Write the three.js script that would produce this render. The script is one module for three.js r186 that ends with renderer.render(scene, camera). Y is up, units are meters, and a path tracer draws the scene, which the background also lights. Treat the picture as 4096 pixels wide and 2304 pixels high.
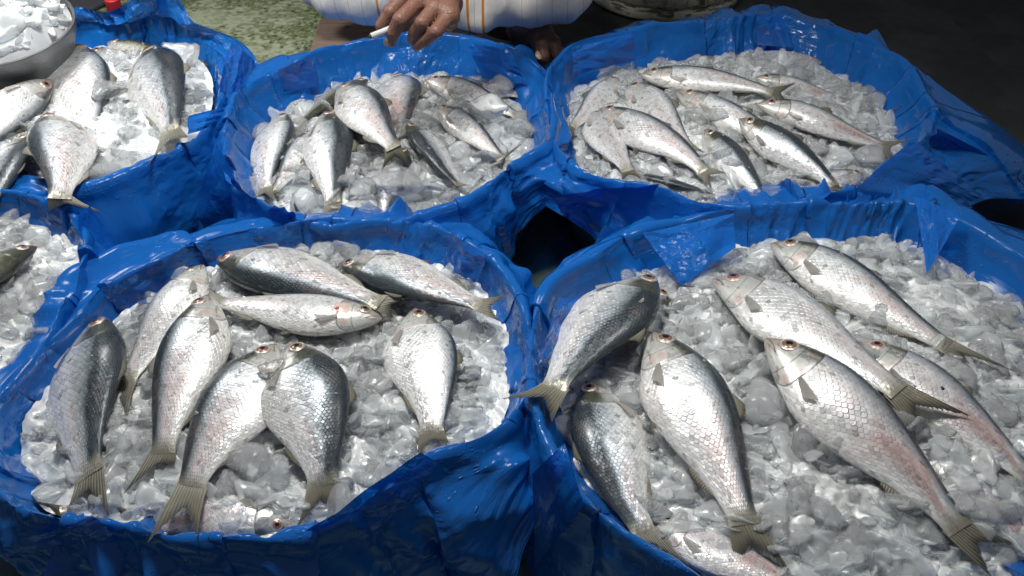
import * as THREE from 'three';
import { mergeGeometries, mergeVertices } from 'three/addons/utils/BufferGeometryUtils.js';
import { RoundedBoxGeometry } from 'three/addons/geometries/RoundedBoxGeometry.js';

// ------------------------------------------------------------------ camera, air, lamps, exposure
const scene = new THREE.Scene();
const camera = new THREE.PerspectiveCamera(40.0, 16 / 9, 0.05, 40);
camera.position.set(0, 0.9, 0);
camera.rotation.set(-42.0 * Math.PI / 180, 0, 0);
scene.background = new THREE.Color().setRGB(0.085, 0.092, 0.10);      // the dim rest of the market hall
const renderer = new THREE.WebGLRenderer({ antialias: true });
renderer.toneMapping = THREE.LinearToneMapping;
renderer.toneMappingExposure = 1.0;
renderer.shadowMap.enabled = true;

const V3 = (a) => new THREE.Vector3(a[0], a[1], a[2]);
const taken = {};
function numbered(name) {
  const n = taken[name] = (taken[name] ?? -1) + 1;
  return n ? `${name}_${String(n).padStart(3, '0')}` : name;
}
function tag(o, label, category, group, kind) {
  if (label) o.userData.label = label;
  if (category) o.userData.category = category;
  if (group) o.userData.group = group;
  if (kind) o.userData.kind = kind;
  return o;
}
function mesh(name, geo, mat, parent) {
  const m = new THREE.Mesh(geo, mat);
  m.name = name; m.castShadow = true; m.receiveShadow = true;
  (parent || scene).add(m);
  return m;
}
function thing(name, label, category, group) {
  const g = new THREE.Group(); g.name = numbered(name); scene.add(g);
  return tag(g, label, category, group);
}

// shaded lamps hanging over the stall, above the frame
function hangingLamp(at, power, radius, tint, label, spread) {
  const g = thing('hanging_lamp', label, 'lamp', 'shaded lamps over the stall');
  g.position.set(...at);
  const bulb = mesh('bulb', new THREE.SphereGeometry(radius, 24, 16), new THREE.MeshStandardMaterial({ color: 0xffffff, emissive: tint, emissiveIntensity: 6 }), g);
  bulb.castShadow = false;
  const cap = new THREE.LatheGeometry([[0, .075], [.016, .075], [.018, .03], [.022, .02], [.022, 0], [0, 0]].map((p) => new THREE.Vector2(...p)), 20);
  cap.translate(0, radius * .96, 0);
  mesh('socket', cap, new THREE.MeshStandardMaterial({ color: 0x222222, roughness: .5 }), g);
  mesh('cord', new THREE.CylinderGeometry(.003, .003, 1.2, 8).translate(0, radius * .96 + .675, 0), new THREE.MeshStandardMaterial({ color: 0x161616, roughness: .6 }), g);
  const R = .23, d = R / Math.tan(spread * Math.PI / 180), sp = [[.024, radius + .05], [.09, radius + .045], [radius + .03, radius * .6], [R, -d], [R + .004, -d], [radius + .036, radius * .62], [.094, radius + .051], [.024, radius + .056]];
  mesh('shade', new THREE.LatheGeometry(sp.map((p) => new THREE.Vector2(...p)), 48), new THREE.MeshStandardMaterial({ color: 0x6a6f6c, roughness: .6, side: THREE.DoubleSide }), g);
  const l = new THREE.PointLight(tint, power);
  l.castShadow = true; l.shadow.radius = radius / .02; l.shadow.mapSize.set(1024, 1024);
  g.add(l);
}
hangingLamp([-0.2, 1.42, -0.98], 3.4, .13, new THREE.Color(1, .985, .95), 'white bulb under a grey shade over the middle tubs', 43);
hangingLamp([-1.02, 1.15, -1.45], 2.5, .13, new THREE.Color(1, .985, .96), 'white bulb under a grey shade over the top left tub', 48);

hangingLamp([0.5, 1.45, -0.85], .9, .13, new THREE.Color(1, .985, .95), 'white bulb under a grey shade over the right tubs', 30);

// ------------------------------------------------------------------ noise
function rng(seed) { let s = seed | 0; return () => { s = (s + 0x6d2b79f5) | 0; let t = Math.imul(s ^ (s >>> 15), 1 | s); t = (t + Math.imul(t ^ (t >>> 7), 61 | t)) ^ t; return ((t ^ (t >>> 14)) >>> 0) / 4294967296; }; }
function h2(x, y, s = 0) { let h = Math.imul(x | 0, 374761393) ^ Math.imul(y | 0, 668265263) ^ Math.imul(s | 0, 974711); h = Math.imul(h ^ (h >>> 13), 1274126177); h = Math.imul(h ^ (h >>> 16), 2246822519); return ((h ^ (h >>> 15)) >>> 0) / 4294967296; }
function h3(x, y, z, s) { return h2(x + Math.imul(z | 0, 7919), y + Math.imul(z | 0, 104729), s); }
const sm = (t) => t * t * (3 - 2 * t), mix = (a, b, t) => a + (b - a) * t, clamp = (x, a = 0, b = 1) => Math.min(b, Math.max(a, x));
const step = (a, b, x) => sm(clamp((x - a) / (b - a)));
function n2(x, y, s = 0) {
  const i = Math.floor(x), j = Math.floor(y), u = sm(x - i), v = sm(y - j);
  return mix(mix(h2(i, j, s), h2(i + 1, j, s), u), mix(h2(i, j + 1, s), h2(i + 1, j + 1, s), u), v);
}
function n3(x, y, z, s = 0) {
  const i = Math.floor(x), j = Math.floor(y), k = Math.floor(z), u = sm(x - i), v = sm(y - j), w = sm(z - k);
  const f = (kk) => mix(mix(h3(i, j, kk, s), h3(i + 1, j, kk, s), u), mix(h3(i, j + 1, kk, s), h3(i + 1, j + 1, kk, s), u), v);
  return mix(f(k), f(k + 1), w);
}
function fbm(x, y, s = 0, o = 4) { let a = .5, t = 0; for (let i = 0; i < o; i++) { t += a * n2(x, y, s + i * 17); x *= 2.03; y *= 2.03; a *= .5; } return t / (1 - Math.pow(.5, o)); }
// facets with straight creases between them, as in crumpled film
function crumple(x, y, s) {
  const wx = x + .7 * (n2(x * .6, y * .6, s + 5) - .5), wy = y + .7 * (n2(x * .6 + 9, y * .6, s + 6) - .5);
  const k = (wx + wy) * .36602540378, i = Math.floor(wx + k), j = Math.floor(wy + k), t = (i + j) * .2113248654;
  const fx = wx - (i - t), fy = wy - (j - t), a = fx > fy ? [1, 0] : [0, 1];
  const sx = fx + .36602540378 * (fx + fy), sy = fy + .36602540378 * (fx + fy);
  const lo = Math.min(sx, sy), hi = Math.max(sx, sy);
  return h2(i, j, s) * (1 - hi) + h2(i + a[0], j + a[1], s) * (hi - lo) + h2(i + 1, j + 1, s) * lo - .5;
}
function tex(w, h, fn, srgb, repeat) {                                  // fn(u, v) gives linear r, g, b
  const d = new Uint8Array(w * h * 4), enc = (c) => { c = clamp(c); return 255 * (srgb ? (c <= .0031308 ? c * 12.92 : 1.055 * Math.pow(c, 1 / 2.4) - .055) : c); };
  for (let y = 0; y < h; y++) for (let x = 0; x < w; x++) {
    const c = fn((x + .5) / w, (y + .5) / h, x, y), o = (y * w + x) * 4;
    d[o] = enc(c[0]); d[o + 1] = enc(c[1]); d[o + 2] = enc(c[2]); d[o + 3] = 255;
  }
  const t = new THREE.DataTexture(d, w, h);
  t.magFilter = THREE.LinearFilter; t.minFilter = THREE.LinearMipmapLinearFilter; t.generateMipmaps = true;
  t.wrapS = t.wrapT = repeat ? THREE.RepeatWrapping : THREE.ClampToEdgeWrapping;
  if (srgb) t.colorSpace = THREE.SRGBColorSpace;
  t.needsUpdate = true;
  return t;
}
function grid(nu, nv, fn, closed) {                                     // fn(i, j) gives [x, y, z, u, v]
  const p = [], uv = [], idx = [];
  for (let j = 0; j <= nv; j++) for (let i = 0; i <= nu; i++) { const q = fn(i, j); p.push(q[0], q[1], q[2]); uv.push(q[3], q[4]); }
  for (let j = 0; j < nv; j++) for (let i = 0; i < nu; i++) { const a = j * (nu + 1) + i, b = a + 1, c = a + nu + 1, d = c + 1; idx.push(a, b, d, a, d, c); }
  const g = new THREE.BufferGeometry();
  g.setAttribute('position', new THREE.Float32BufferAttribute(p, 3));
  g.setAttribute('uv', new THREE.Float32BufferAttribute(uv, 2));
  g.setIndex(idx); g.computeVertexNormals();
  if (closed) {                                                         // first and last column are the same line
    const n = g.attributes.normal;
    for (let j = 0; j <= nv; j++) {
      const a = j * (nu + 1), b = a + nu, v = new THREE.Vector3(n.getX(a) + n.getX(b), n.getY(a) + n.getY(b), n.getZ(a) + n.getZ(b)).normalize();
      n.setXYZ(a, v.x, v.y, v.z); n.setXYZ(b, v.x, v.y, v.z);
    }
  }
  return g;
}
function curve(P, x) {                                                  // monotone-ish table lookup, P = [[x, y], ...]
  let k = 0; while (k < P.length - 2 && x > P[k + 1][0]) k++;
  const t = clamp((x - P[k][0]) / (P[k + 1][0] - P[k][0])), g = (q) => P[Math.min(P.length - 1, Math.max(0, q))];
  const m0 = (g(k + 1)[1] - g(k - 1)[1]) / (g(k + 1)[0] - g(k - 1)[0] || 1), m1 = (g(k + 2)[1] - g(k)[1]) / (g(k + 2)[0] - g(k)[0] || 1), d = P[k + 1][0] - P[k][0];
  const t2 = t * t, t3 = t2 * t;
  return (2 * t3 - 3 * t2 + 1) * P[k][1] + (t3 - 2 * t2 + t) * d * m0 + (-2 * t3 + 3 * t2) * P[k + 1][1] + (t3 - t2) * d * m1;
}

// ------------------------------------------------------------------ floor
const TUBS = [
{"id":"TL","c":[-0.852,-1.262],"ice":[0.195,0.222],"rr":[0.342,0.348,0.355,0.362,0.368,0.37,0.37,0.366,0.366,0.368,0.362,0.348,0.328,0.314,0.303,0.292,0.282,0.273,0.263,0.254,0.244,0.238,0.239,0.241,0.242,0.244,0.245,0.246,0.248,0.249,0.25,0.263,0.285,0.307,0.329,0.35,0.372,0.392,0.403,0.413,0.413,0.39,0.368,0.34,0.31,0.281,0.272,0.263,0.255,0.256,0.258,0.261,0.267,0.284,0.3,0.309,0.318,0.323,0.325,0.328,0.33,0.331,0.333,0.337],"hr":[0.354,0.36,0.367,0.374,0.38,0.382,0.382,0.378,0.378,0.38,0.374,0.36,0.34,0.326,0.315,0.304,0.294,0.285,0.275,0.266,0.256,0.25,0.254,0.268,0.281,0.295,0.309,0.322,0.336,0.349,0.367,0.415,0.463,0.511,0.559,0.606,0.654,0.702,0.722,0.738,0.753,0.694,0.569,0.443,0.35,0.315,0.284,0.275,0.267,0.268,0.27,0.273,0.279,0.296,0.312,0.321,0.33,0.347,0.378,0.387,0.365,0.351,0.347,0.349],"hy":[0.106,0.08,0.058,0.052,0.046,0.039,0.033,0.033,0.039,0.052,0.066,0.08,0.094,0.1,0.1,0.1,0.1,0.1,0.1,0.1,0.1,0.101,0.103,0.105,0.108,0.11,0.112,0.114,0.116,0.118,0.12,0.12,0.12,0.12,0.12,0.12,0.12,0.12,0.14,0.164,0.189,0.207,0.219,0.232,0.242,0.249,0.256,0.262,0.269,0.266,0.261,0.268,0.283,0.304,0.307,0.31,0.266,0.24,0.206,0.182,0.174,0.164,0.148,0.132]},
{"id":"B","c":[-0.206,-1.189],"ice":[0.15,0.196],"rr":[0.276,0.276,0.277,0.279,0.275,0.263,0.258,0.26,0.263,0.268,0.275,0.282,0.284,0.287,0.292,0.297,0.302,0.306,0.308,0.308,0.301,0.298,0.297,0.298,0.297,0.291,0.285,0.279,0.274,0.269,0.27,0.271,0.271,0.276,0.282,0.289,0.292,0.288,0.284,0.284,0.285,0.285,0.289,0.293,0.295,0.295,0.296,0.299,0.302,0.306,0.31,0.315,0.32,0.322,0.323,0.323,0.319,0.314,0.308,0.3,0.293,0.287,0.281,0.276],"hr":[0.296,0.298,0.301,0.303,0.302,0.296,0.284,0.272,0.275,0.28,0.287,0.294,0.296,0.299,0.304,0.309,0.314,0.318,0.32,0.32,0.313,0.31,0.309,0.31,0.309,0.303,0.297,0.291,0.321,0.367,0.374,0.364,0.356,0.354,0.352,0.358,0.378,0.399,0.427,0.455,0.439,0.428,0.433,0.438,0.443,0.448,0.453,0.457,0.461,0.465,0.469,0.473,0.472,0.45,0.429,0.408,0.386,0.369,0.351,0.334,0.316,0.299,0.293,0.293],"hy":[0.157,0.159,0.162,0.164,0.156,0.142,0.126,0.099,0.064,0.06,0.06,0.06,0.06,0.059,0.058,0.057,0.056,0.055,0.053,0.052,0.051,0.05,0.055,0.061,0.067,0.067,0.06,0.053,0.044,0.033,0.044,0.063,0.082,0.096,0.11,0.12,0.12,0.12,0.12,0.12,0.126,0.13,0.13,0.13,0.13,0.13,0.13,0.13,0.13,0.13,0.13,0.13,0.13,0.13,0.13,0.13,0.13,0.134,0.137,0.141,0.144,0.148,0.151,0.154]},
{"id":"C","c":[0.398,-1.27],"ice":[0.15,0.192],"rr":[0.335,0.331,0.327,0.324,0.321,0.313,0.305,0.301,0.299,0.298,0.301,0.307,0.313,0.319,0.324,0.329,0.336,0.343,0.348,0.351,0.352,0.348,0.354,0.372,0.38,0.383,0.379,0.371,0.361,0.353,0.346,0.34,0.338,0.339,0.34,0.34,0.339,0.338,0.334,0.326,0.318,0.309,0.3,0.294,0.295,0.295,0.295,0.296,0.303,0.312,0.321,0.345,0.369,0.372,0.369,0.367,0.364,0.362,0.36,0.358,0.356,0.352,0.346,0.339],"hr":[0.613,0.611,0.558,0.506,0.453,0.418,0.39,0.333,0.311,0.31,0.313,0.319,0.325,0.331,0.336,0.341,0.348,0.355,0.36,0.363,0.364,0.36,0.366,0.384,0.392,0.414,0.408,0.389,0.373,0.365,0.358,0.352,0.35,0.351,0.352,0.352,0.359,0.369,0.386,0.402,0.418,0.435,0.437,0.44,0.442,0.445,0.452,0.473,0.493,0.514,0.534,0.555,0.575,0.565,0.555,0.544,0.534,0.523,0.513,0.496,0.479,0.462,0.487,0.55],"hy":[0.045,0.044,0.068,0.092,0.116,0.122,0.112,0.118,0.12,0.12,0.12,0.12,0.12,0.12,0.12,0.12,0.12,0.12,0.11,0.094,0.077,0.06,0.067,0.112,0.129,0.149,0.142,0.14,0.14,0.139,0.137,0.134,0.132,0.129,0.127,0.124,0.122,0.12,0.12,0.12,0.12,0.12,0.12,0.12,0.12,0.12,0.12,0.12,0.12,0.12,0.12,0.12,0.12,0.12,0.12,0.12,0.12,0.12,0.12,0.123,0.126,0.129,0.112,0.078]},
{"id":"ML","c":[-0.771,-0.75],"ice":[0.185,0.222],"rr":[0.213,0.214,0.219,0.225,0.231,0.241,0.251,0.263,0.269,0.267,0.259,0.245,0.231,0.217,0.207,0.197,0.186,0.176,0.166,0.158,0.157,0.157,0.156,0.156,0.155,0.155,0.154,0.154,0.153,0.153,0.161,0.173,0.184,0.196,0.207,0.219,0.23,0.24,0.248,0.257,0.263,0.255,0.247,0.24,0.232,0.228,0.223,0.219,0.215,0.211,0.21,0.21,0.21,0.211,0.212,0.213,0.214,0.214,0.213,0.212,0.211,0.209,0.209,0.211],"hr":[0.225,0.226,0.231,0.237,0.243,0.253,0.263,0.275,0.281,0.279,0.271,0.257,0.243,0.229,0.219,0.209,0.198,0.188,0.178,0.17,0.17,0.178,0.189,0.2,0.211,0.222,0.233,0.244,0.255,0.266,0.282,0.317,0.351,0.386,0.421,0.458,0.497,0.536,0.565,0.566,0.566,0.518,0.463,0.408,0.376,0.347,0.318,0.289,0.278,0.294,0.293,0.292,0.276,0.257,0.238,0.243,0.245,0.226,0.225,0.224,0.223,0.221,0.221,0.223],"hy":[0.08,0.08,0.08,0.08,0.08,0.08,0.08,0.08,0.08,0.08,0.08,0.08,0.08,0.08,0.08,0.08,0.08,0.08,0.08,0.08,0.08,0.08,0.08,0.08,0.08,0.08,0.08,0.08,0.08,0.08,0.08,0.08,0.08,0.08,0.08,0.083,0.089,0.095,0.1,0.1,0.1,0.115,0.131,0.148,0.16,0.171,0.182,0.193,0.192,0.171,0.161,0.152,0.133,0.111,0.09,0.089,0.097,0.088,0.08,0.08,0.08,0.08,0.08,0.08]},
{"id":"FL","c":[-0.276,-0.646],"ice":[0.186,0.206],"rr":[0.298,0.298,0.299,0.297,0.29,0.277,0.26,0.245,0.243,0.245,0.248,0.253,0.255,0.254,0.252,0.249,0.249,0.249,0.25,0.251,0.255,0.263,0.275,0.288,0.301,0.307,0.311,0.312,0.311,0.311,0.303,0.293,0.281,0.273,0.268,0.267,0.27,0.264,0.258,0.252,0.25,0.251,0.249,0.246,0.243,0.243,0.243,0.243,0.246,0.25,0.253,0.259,0.267,0.275,0.282,0.288,0.293,0.296,0.298,0.299,0.299,0.299,0.299,0.298],"hr":[0.31,0.31,0.311,0.309,0.32,0.341,0.333,0.323,0.304,0.284,0.265,0.265,0.267,0.266,0.264,0.261,0.261,0.261,0.262,0.263,0.267,0.275,0.287,0.3,0.313,0.322,0.335,0.345,0.353,0.361,0.37,0.381,0.387,0.387,0.388,0.393,0.398,0.403,0.398,0.392,0.385,0.38,0.375,0.371,0.367,0.366,0.365,0.365,0.364,0.365,0.368,0.372,0.376,0.379,0.377,0.369,0.361,0.353,0.344,0.336,0.327,0.317,0.311,0.31],"hy":[0.094,0.09,0.074,0.089,0.114,0.14,0.095,0.059,0.054,0.05,0.05,0.05,0.056,0.068,0.079,0.09,0.092,0.094,0.097,0.099,0.1,0.1,0.1,0.105,0.126,0.142,0.153,0.159,0.16,0.16,0.158,0.153,0.15,0.15,0.149,0.146,0.143,0.14,0.134,0.128,0.122,0.12,0.12,0.12,0.12,0.12,0.12,0.12,0.12,0.12,0.12,0.12,0.12,0.12,0.119,0.116,0.113,0.11,0.106,0.103,0.1,0.1,0.1,0.098]},
{"id":"FR","c":[0.364,-0.617],"ice":[0.178,0.215],"rr":[0.328,0.319,0.311,0.304,0.297,0.292,0.29,0.289,0.287,0.287,0.289,0.291,0.293,0.297,0.302,0.307,0.312,0.317,0.322,0.325,0.327,0.326,0.324,0.325,0.329,0.335,0.34,0.344,0.344,0.345,0.346,0.345,0.343,0.344,0.347,0.348,0.347,0.34,0.332,0.326,0.32,0.315,0.311,0.307,0.305,0.304,0.302,0.305,0.31,0.316,0.323,0.332,0.34,0.36,0.38,0.384,0.384,0.384,0.381,0.374,0.366,0.357,0.348,0.338],"hr":[0.441,0.417,0.392,0.379,0.367,0.355,0.342,0.335,0.327,0.32,0.313,0.309,0.308,0.309,0.314,0.319,0.324,0.329,0.334,0.337,0.339,0.338,0.336,0.337,0.341,0.347,0.352,0.359,0.359,0.357,0.358,0.357,0.355,0.356,0.359,0.36,0.364,0.375,0.381,0.383,0.385,0.387,0.388,0.389,0.39,0.391,0.398,0.408,0.418,0.428,0.438,0.452,0.468,0.483,0.495,0.502,0.509,0.518,0.527,0.54,0.545,0.518,0.492,0.466],"hy":[0.12,0.12,0.12,0.115,0.11,0.105,0.1,0.1,0.1,0.1,0.1,0.1,0.1,0.1,0.1,0.1,0.1,0.1,0.1,0.1,0.094,0.089,0.084,0.077,0.066,0.055,0.045,0.04,0.04,0.049,0.06,0.12,0.133,0.138,0.134,0.13,0.13,0.13,0.128,0.125,0.123,0.12,0.12,0.12,0.12,0.12,0.12,0.12,0.12,0.12,0.12,0.122,0.125,0.128,0.132,0.137,0.138,0.134,0.13,0.124,0.12,0.12,0.12,0.12]}];
const RIM = .225;
const wetFloor = new THREE.MeshPhysicalMaterial({ roughness: .8, specularIntensity: .25, bumpScale: .004, bumpMap: tex(512, 512, (u, v) => { const h = fbm(u * 24, v * 24, 3); return [h, h, h]; }, false, true),
  map: tex(512, 512, (u, v) => { const a = fbm(u * 10, v * 10, 11), b = fbm(u * 60, v * 60, 12), k = .042 + .016 * step(.42, .7, a) + .014 * b; return [k * .95, k, k * 1.03]; }, true, true) });
{
  const g = new THREE.PlaneGeometry(12, 12).rotateX(-Math.PI / 2).translate(0, 0, -2);
  for (let i = 0, uv = g.attributes.uv; i < uv.count; i++) uv.setXY(i, uv.getX(i) * 10, uv.getY(i) * 10);
  tag(mesh('floor', g, wetFloor), null, null, null, 'structure');
  const pg = new THREE.PlaneGeometry(2.4, 1.9, 1, 1).rotateX(-Math.PI / 2);
  const pav = new THREE.MeshStandardMaterial({ roughness: .5, map: tex(512, 512, (u, v) => { const a = fbm(u * 12, v * 12, 61, 5), b = fbm(u * 90, v * 90, 62), k = (.10 + .22 * step(.4, .72, a)) * (.75 + .5 * b); return [k * .62, k, k * 1.02]; }, true, true) });
  const pm = tag(mesh('pavement', pg, pav), null, null, null, 'structure'); pm.position.set(-1.02, .004, -.72);
}

// ------------------------------------------------------------------ tubs and their blue liners
const plasticBump = tex(1024, 1024, (u, v, x, y) => {
  const calm = step(.42, .62, n2(u * 4 + 2, v * 4, 43));
  let h = .5 + .5 * crumple(u * 6, v * 8, 40) + (.08 + .28 * calm) * crumple(u * 17, v * 19, 41) + .14 * calm * crumple(u * 40, v * 40, 42);
  const i = Math.floor(u * 90), j = Math.floor(v * 90);
  for (let a = -1; a <= 1; a++) for (let b = -1; b <= 1; b++) {          // beads of water
    const r = .1 + .38 * Math.pow(h2(i + a, j + b, 3), 3), q = Math.hypot(u * 90 - i - a - .3 - .4 * h2(i + a, j + b, 1), v * 90 - j - b - .3 - .4 * h2(i + a, j + b, 2)) / r;
    if (q < 1 && h2(i + a, j + b, 4) < .6 * step(.35, .65, fbm(u * 7, v * 7, 8))) h += .06 * Math.sqrt(1 - q * q);
  }
  return [h, h, h];
}, false, true);
const plastic = new THREE.MeshPhysicalMaterial({ color: new THREE.Color().setRGB(.010, .155, .58), roughness: .07, ior: 1.5, transmission: .36, thickness: 0, bumpMap: plasticBump, bumpScale: .012, side: THREE.DoubleSide });
const tubMat = new THREE.MeshStandardMaterial({ color: new THREE.Color().setRGB(.15, .20, .215), roughness: .5, metalness: .15 });
const NT = 64;
function ring(a, th) {                                                   // periodic smooth table
  const x = ((th / (2 * Math.PI)) % 1 + 1) % 1 * NT, i = Math.floor(x), t = x - i, g = (k) => a[(k + NT) % NT];
  const p0 = g(i - 1), p1 = g(i), p2 = g(i + 1), p3 = g(i + 2);
  return p1 + .5 * t * (p2 - p0 + t * (2 * p0 - 5 * p1 + 4 * p2 - p3 + t * (3 * (p1 - p2) + p3 - p0)));
}
function iceHeight(T, x, z) {
  const dx = x - T.c[0], dz = z - T.c[1], rr = ring(T.rr, Math.atan2(dz, dx)), q = Math.min(1, Math.hypot(dx, dz) / (rr * .9));
  return T.ice[0] + (T.ice[1] - T.ice[0]) * (1 - q * q);
}
const TUBNAME = { TL: 'top left', B: 'middle back', C: 'right back', ML: 'left edge', FL: 'front left', FR: 'front right' };
const TUBLOOK = {
  TL: 'blue plastic sheet lining the top left tub, corner reaching towards the mossy floor', B: 'blue plastic sheet lining the middle tub in front of the seated person',
  C: 'blue plastic sheet lining the back right tub, long flap into the dark', ML: 'blue plastic sheet over the tub cut off by the left edge',
  FL: 'blue plastic sheet lining the front left tub, pointed corner at its right', FR: 'blue plastic sheet lining the front right tub' };
const LINERS = {};
TUBS.forEach((T, ti) => {
  const rnd = rng(100 + ti), smooth = T.rr.map((_, i) => { let s = 0; for (let k = -4; k <= 4; k++) s += T.rr[(i + k + NT) % NT]; return s / 9; });
  // the basin under the sheet
  const prof = [[0, .012], [.80, .012], [.86, .02], [.962, RIM - .085], [.972, RIM - .07], [.978, RIM - .075], [.968, RIM - .087], [.88, .0], [0, .0]];
  const basin = grid(72, prof.length - 1, (i, j) => { const th = i / 72 * Math.PI * 2, r = ring(smooth, th) * prof[j][0]; return [T.c[0] + Math.cos(th) * r, prof[j][1] + .0055, T.c[1] + Math.sin(th) * r, i / 72, j / 8]; }, true);
  tag(mesh(numbered('fish_tub'), basin, tubMat), `grey-green round tub hidden under the blue sheet, ${TUBNAME[T.id]}${T.id === 'ML' ? '' : ' one'}`, 'tub', 'tubs of fish');
  // the sheet: in over the wall, across the rim, down outside
  const NU = 600, NVV = 112, pleats = [];
  for (let k = 0; k < 13; k++) pleats.push({ th: (k + .7 * rnd()) / 13 * Math.PI * 2, w: .012 + .022 * rnd(), a: .4 + .9 * rnd(), b: (rnd() < .5 ? -1 : 1) * (.002 + .004 * rnd()), lean: (rnd() - .5) * .5 });
  const base = [];
  for (let j = 0; j <= NVV; j++) {
    const row = []; base.push(row);
    for (let i = 0; i <= NU; i++) {
      const th0 = i / NU * Math.PI * 2, v = j / NVV;
      const rr0 = ring(T.rr, th0);
      let th = th0, lift = 0;
      for (const p of pleats) {
        let d = (th0 - p.th - p.lean * (v - .55)); d -= Math.round(d / 6.2831853) * 6.2831853;
        const s = d * rr0 / p.w;
        if (Math.abs(s) < 2.2) {
          const amp = step(.18, .42, v), win = Math.exp(-s * s * 1.1);
          th -= amp * p.a * p.w * Math.sin(s * 2.1) * win / rr0; lift += amp * p.b * win * (.6 + .4 * Math.sin(s * 2.1 + 1.2));
        }
      }
      const rr = ring(T.rr, th), hr = ring(T.hr, th), hy = ring(T.hy, th);
      const ry = RIM + .012 * (n2(Math.cos(th) * 5 + 9, Math.sin(th) * 5 + 9, ti) - .5), out = hr - rr, dy = hy - ry;
      const P = [[.62 * rr, .05], [.80 * rr, .10], [.93 * rr, ry - .055], [.985 * rr, ry - .006], [rr, ry], [rr + Math.min(.010, out * .4), ry + (dy < 0 ? Math.max(dy * .3, -.010) : dy * .3)], [rr + out * .55, ry + dy * .5], [hr, hy]];
      const X = [0, .14, .34, .50, .525, .56, .78, 1];
      const r = curve(X.map((x, k) => [x, P[k][0]]), v), y = curve(X.map((x, k) => [x, P[k][1]]), v);
      row.push([T.c[0] + Math.cos(th) * r, y, T.c[1] + Math.sin(th) * r, th0 * rr0, v, lift]);
    }
  }
  const at = (i, j) => base[j][(i + NU) % NU];
  const g = grid(NU, NVV, (i, j) => {
    const b = base[j][i % NU], l = at(i - 1, j), r = at(i + 1, j), d = base[Math.max(0, j - 1)][i % NU], u = base[Math.min(NVV, j + 1)][i % NU];
    const tx = r[0] - l[0], ty = r[1] - l[1], tz = r[2] - l[2], sx = u[0] - d[0], sy = u[1] - d[1], sz = u[2] - d[2];
    let nx = ty * sz - tz * sy, ny = tz * sx - tx * sz, nz = tx * sy - ty * sx; const q = Math.hypot(nx, ny, nz) || 1; nx /= q; ny /= q; nz /= q;
    const v = b[4], w = b[3] < 0 ? 0 : b[3], a = i % NU / NU * Math.PI * 2, len = v * .42;
    const ca = Math.cos(a), sa = Math.sin(a), wrap = step(0, .25, Math.min(a, 6.2831853 - a));   // quiet where the ring closes
    const amp = mix(.7, 1, step(.55, .9, v)) * step(0, .3, v), off = 1 - step(.30, .46, v) * (1 - step(.58, .74, v)), rimq = .45 + .55 * off;
    const c1 = crumple(w * 11, len * 9, ti * 9 + 1) * wrap, c2 = crumple(ca * 5 + 40, len * 6 + sa * 5, ti * 9 + 4), c3 = crumple(w * 27 + len * 8, len * 20, ti * 9 + 2) * wrap, c4 = crumple(w * 62, len * 38, ti * 9 + 3) * wrap;
    const lean = w + .12 * (n2(w * 3, 1, ti) - .5) * len * 8;
    const fold = (f, k) => { const q = lean * f + n2(lean * 4, len * 2, k) * 1.3, i0 = Math.floor(q), e = Math.abs(q - i0 - .5) * 2; return h2(i0, k, 9) * Math.pow(1 - e, 1.5); };   // drawn-up pleats, sharp at the ridge
    const rad = (fold(15, ti * 5 + 1) + .5 * fold(33, ti * 5 + 2)) * wrap * step(.35, .7, n2(w * 5, len * 3, ti + 3)) * 1.2;
    const busy = .4 + 1.1 * step(.35, .7, n2(w * 6, len * 6, ti + 20));
    let h = amp * (rimq * (.026 * c1 + .020 * c2) + .6 * (.5 + rimq) * (.005 * c3 * busy) + off * .016 + .024 * rad * mix(1, .6, step(.6, .9, v)) * (.25 + .75 * off));
    const edge = step(.44, .5, v) * (1 - step(.6, .7, v));
    h += edge * wrap * (.3 + .7 * step(.25, .6, n2(w * 9, 3, ti + 31))) * (.008 * crumple(w * 30, len * 24 + w * 6, ti * 9 + 5) + .004 * crumple(w * 58, len * 50, ti * 9 + 6));
    h += b[5];
    return [b[0] + nx * h, b[1] + ny * h, b[2] + nz * h, w * 2.4, len * 2.4];
  }, true);
  LINERS[T.id] = tag(mesh(numbered('plastic_liner'), g, plastic), TUBLOOK[T.id], 'plastic sheet', 'blue sheets over the tubs');
});

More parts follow.
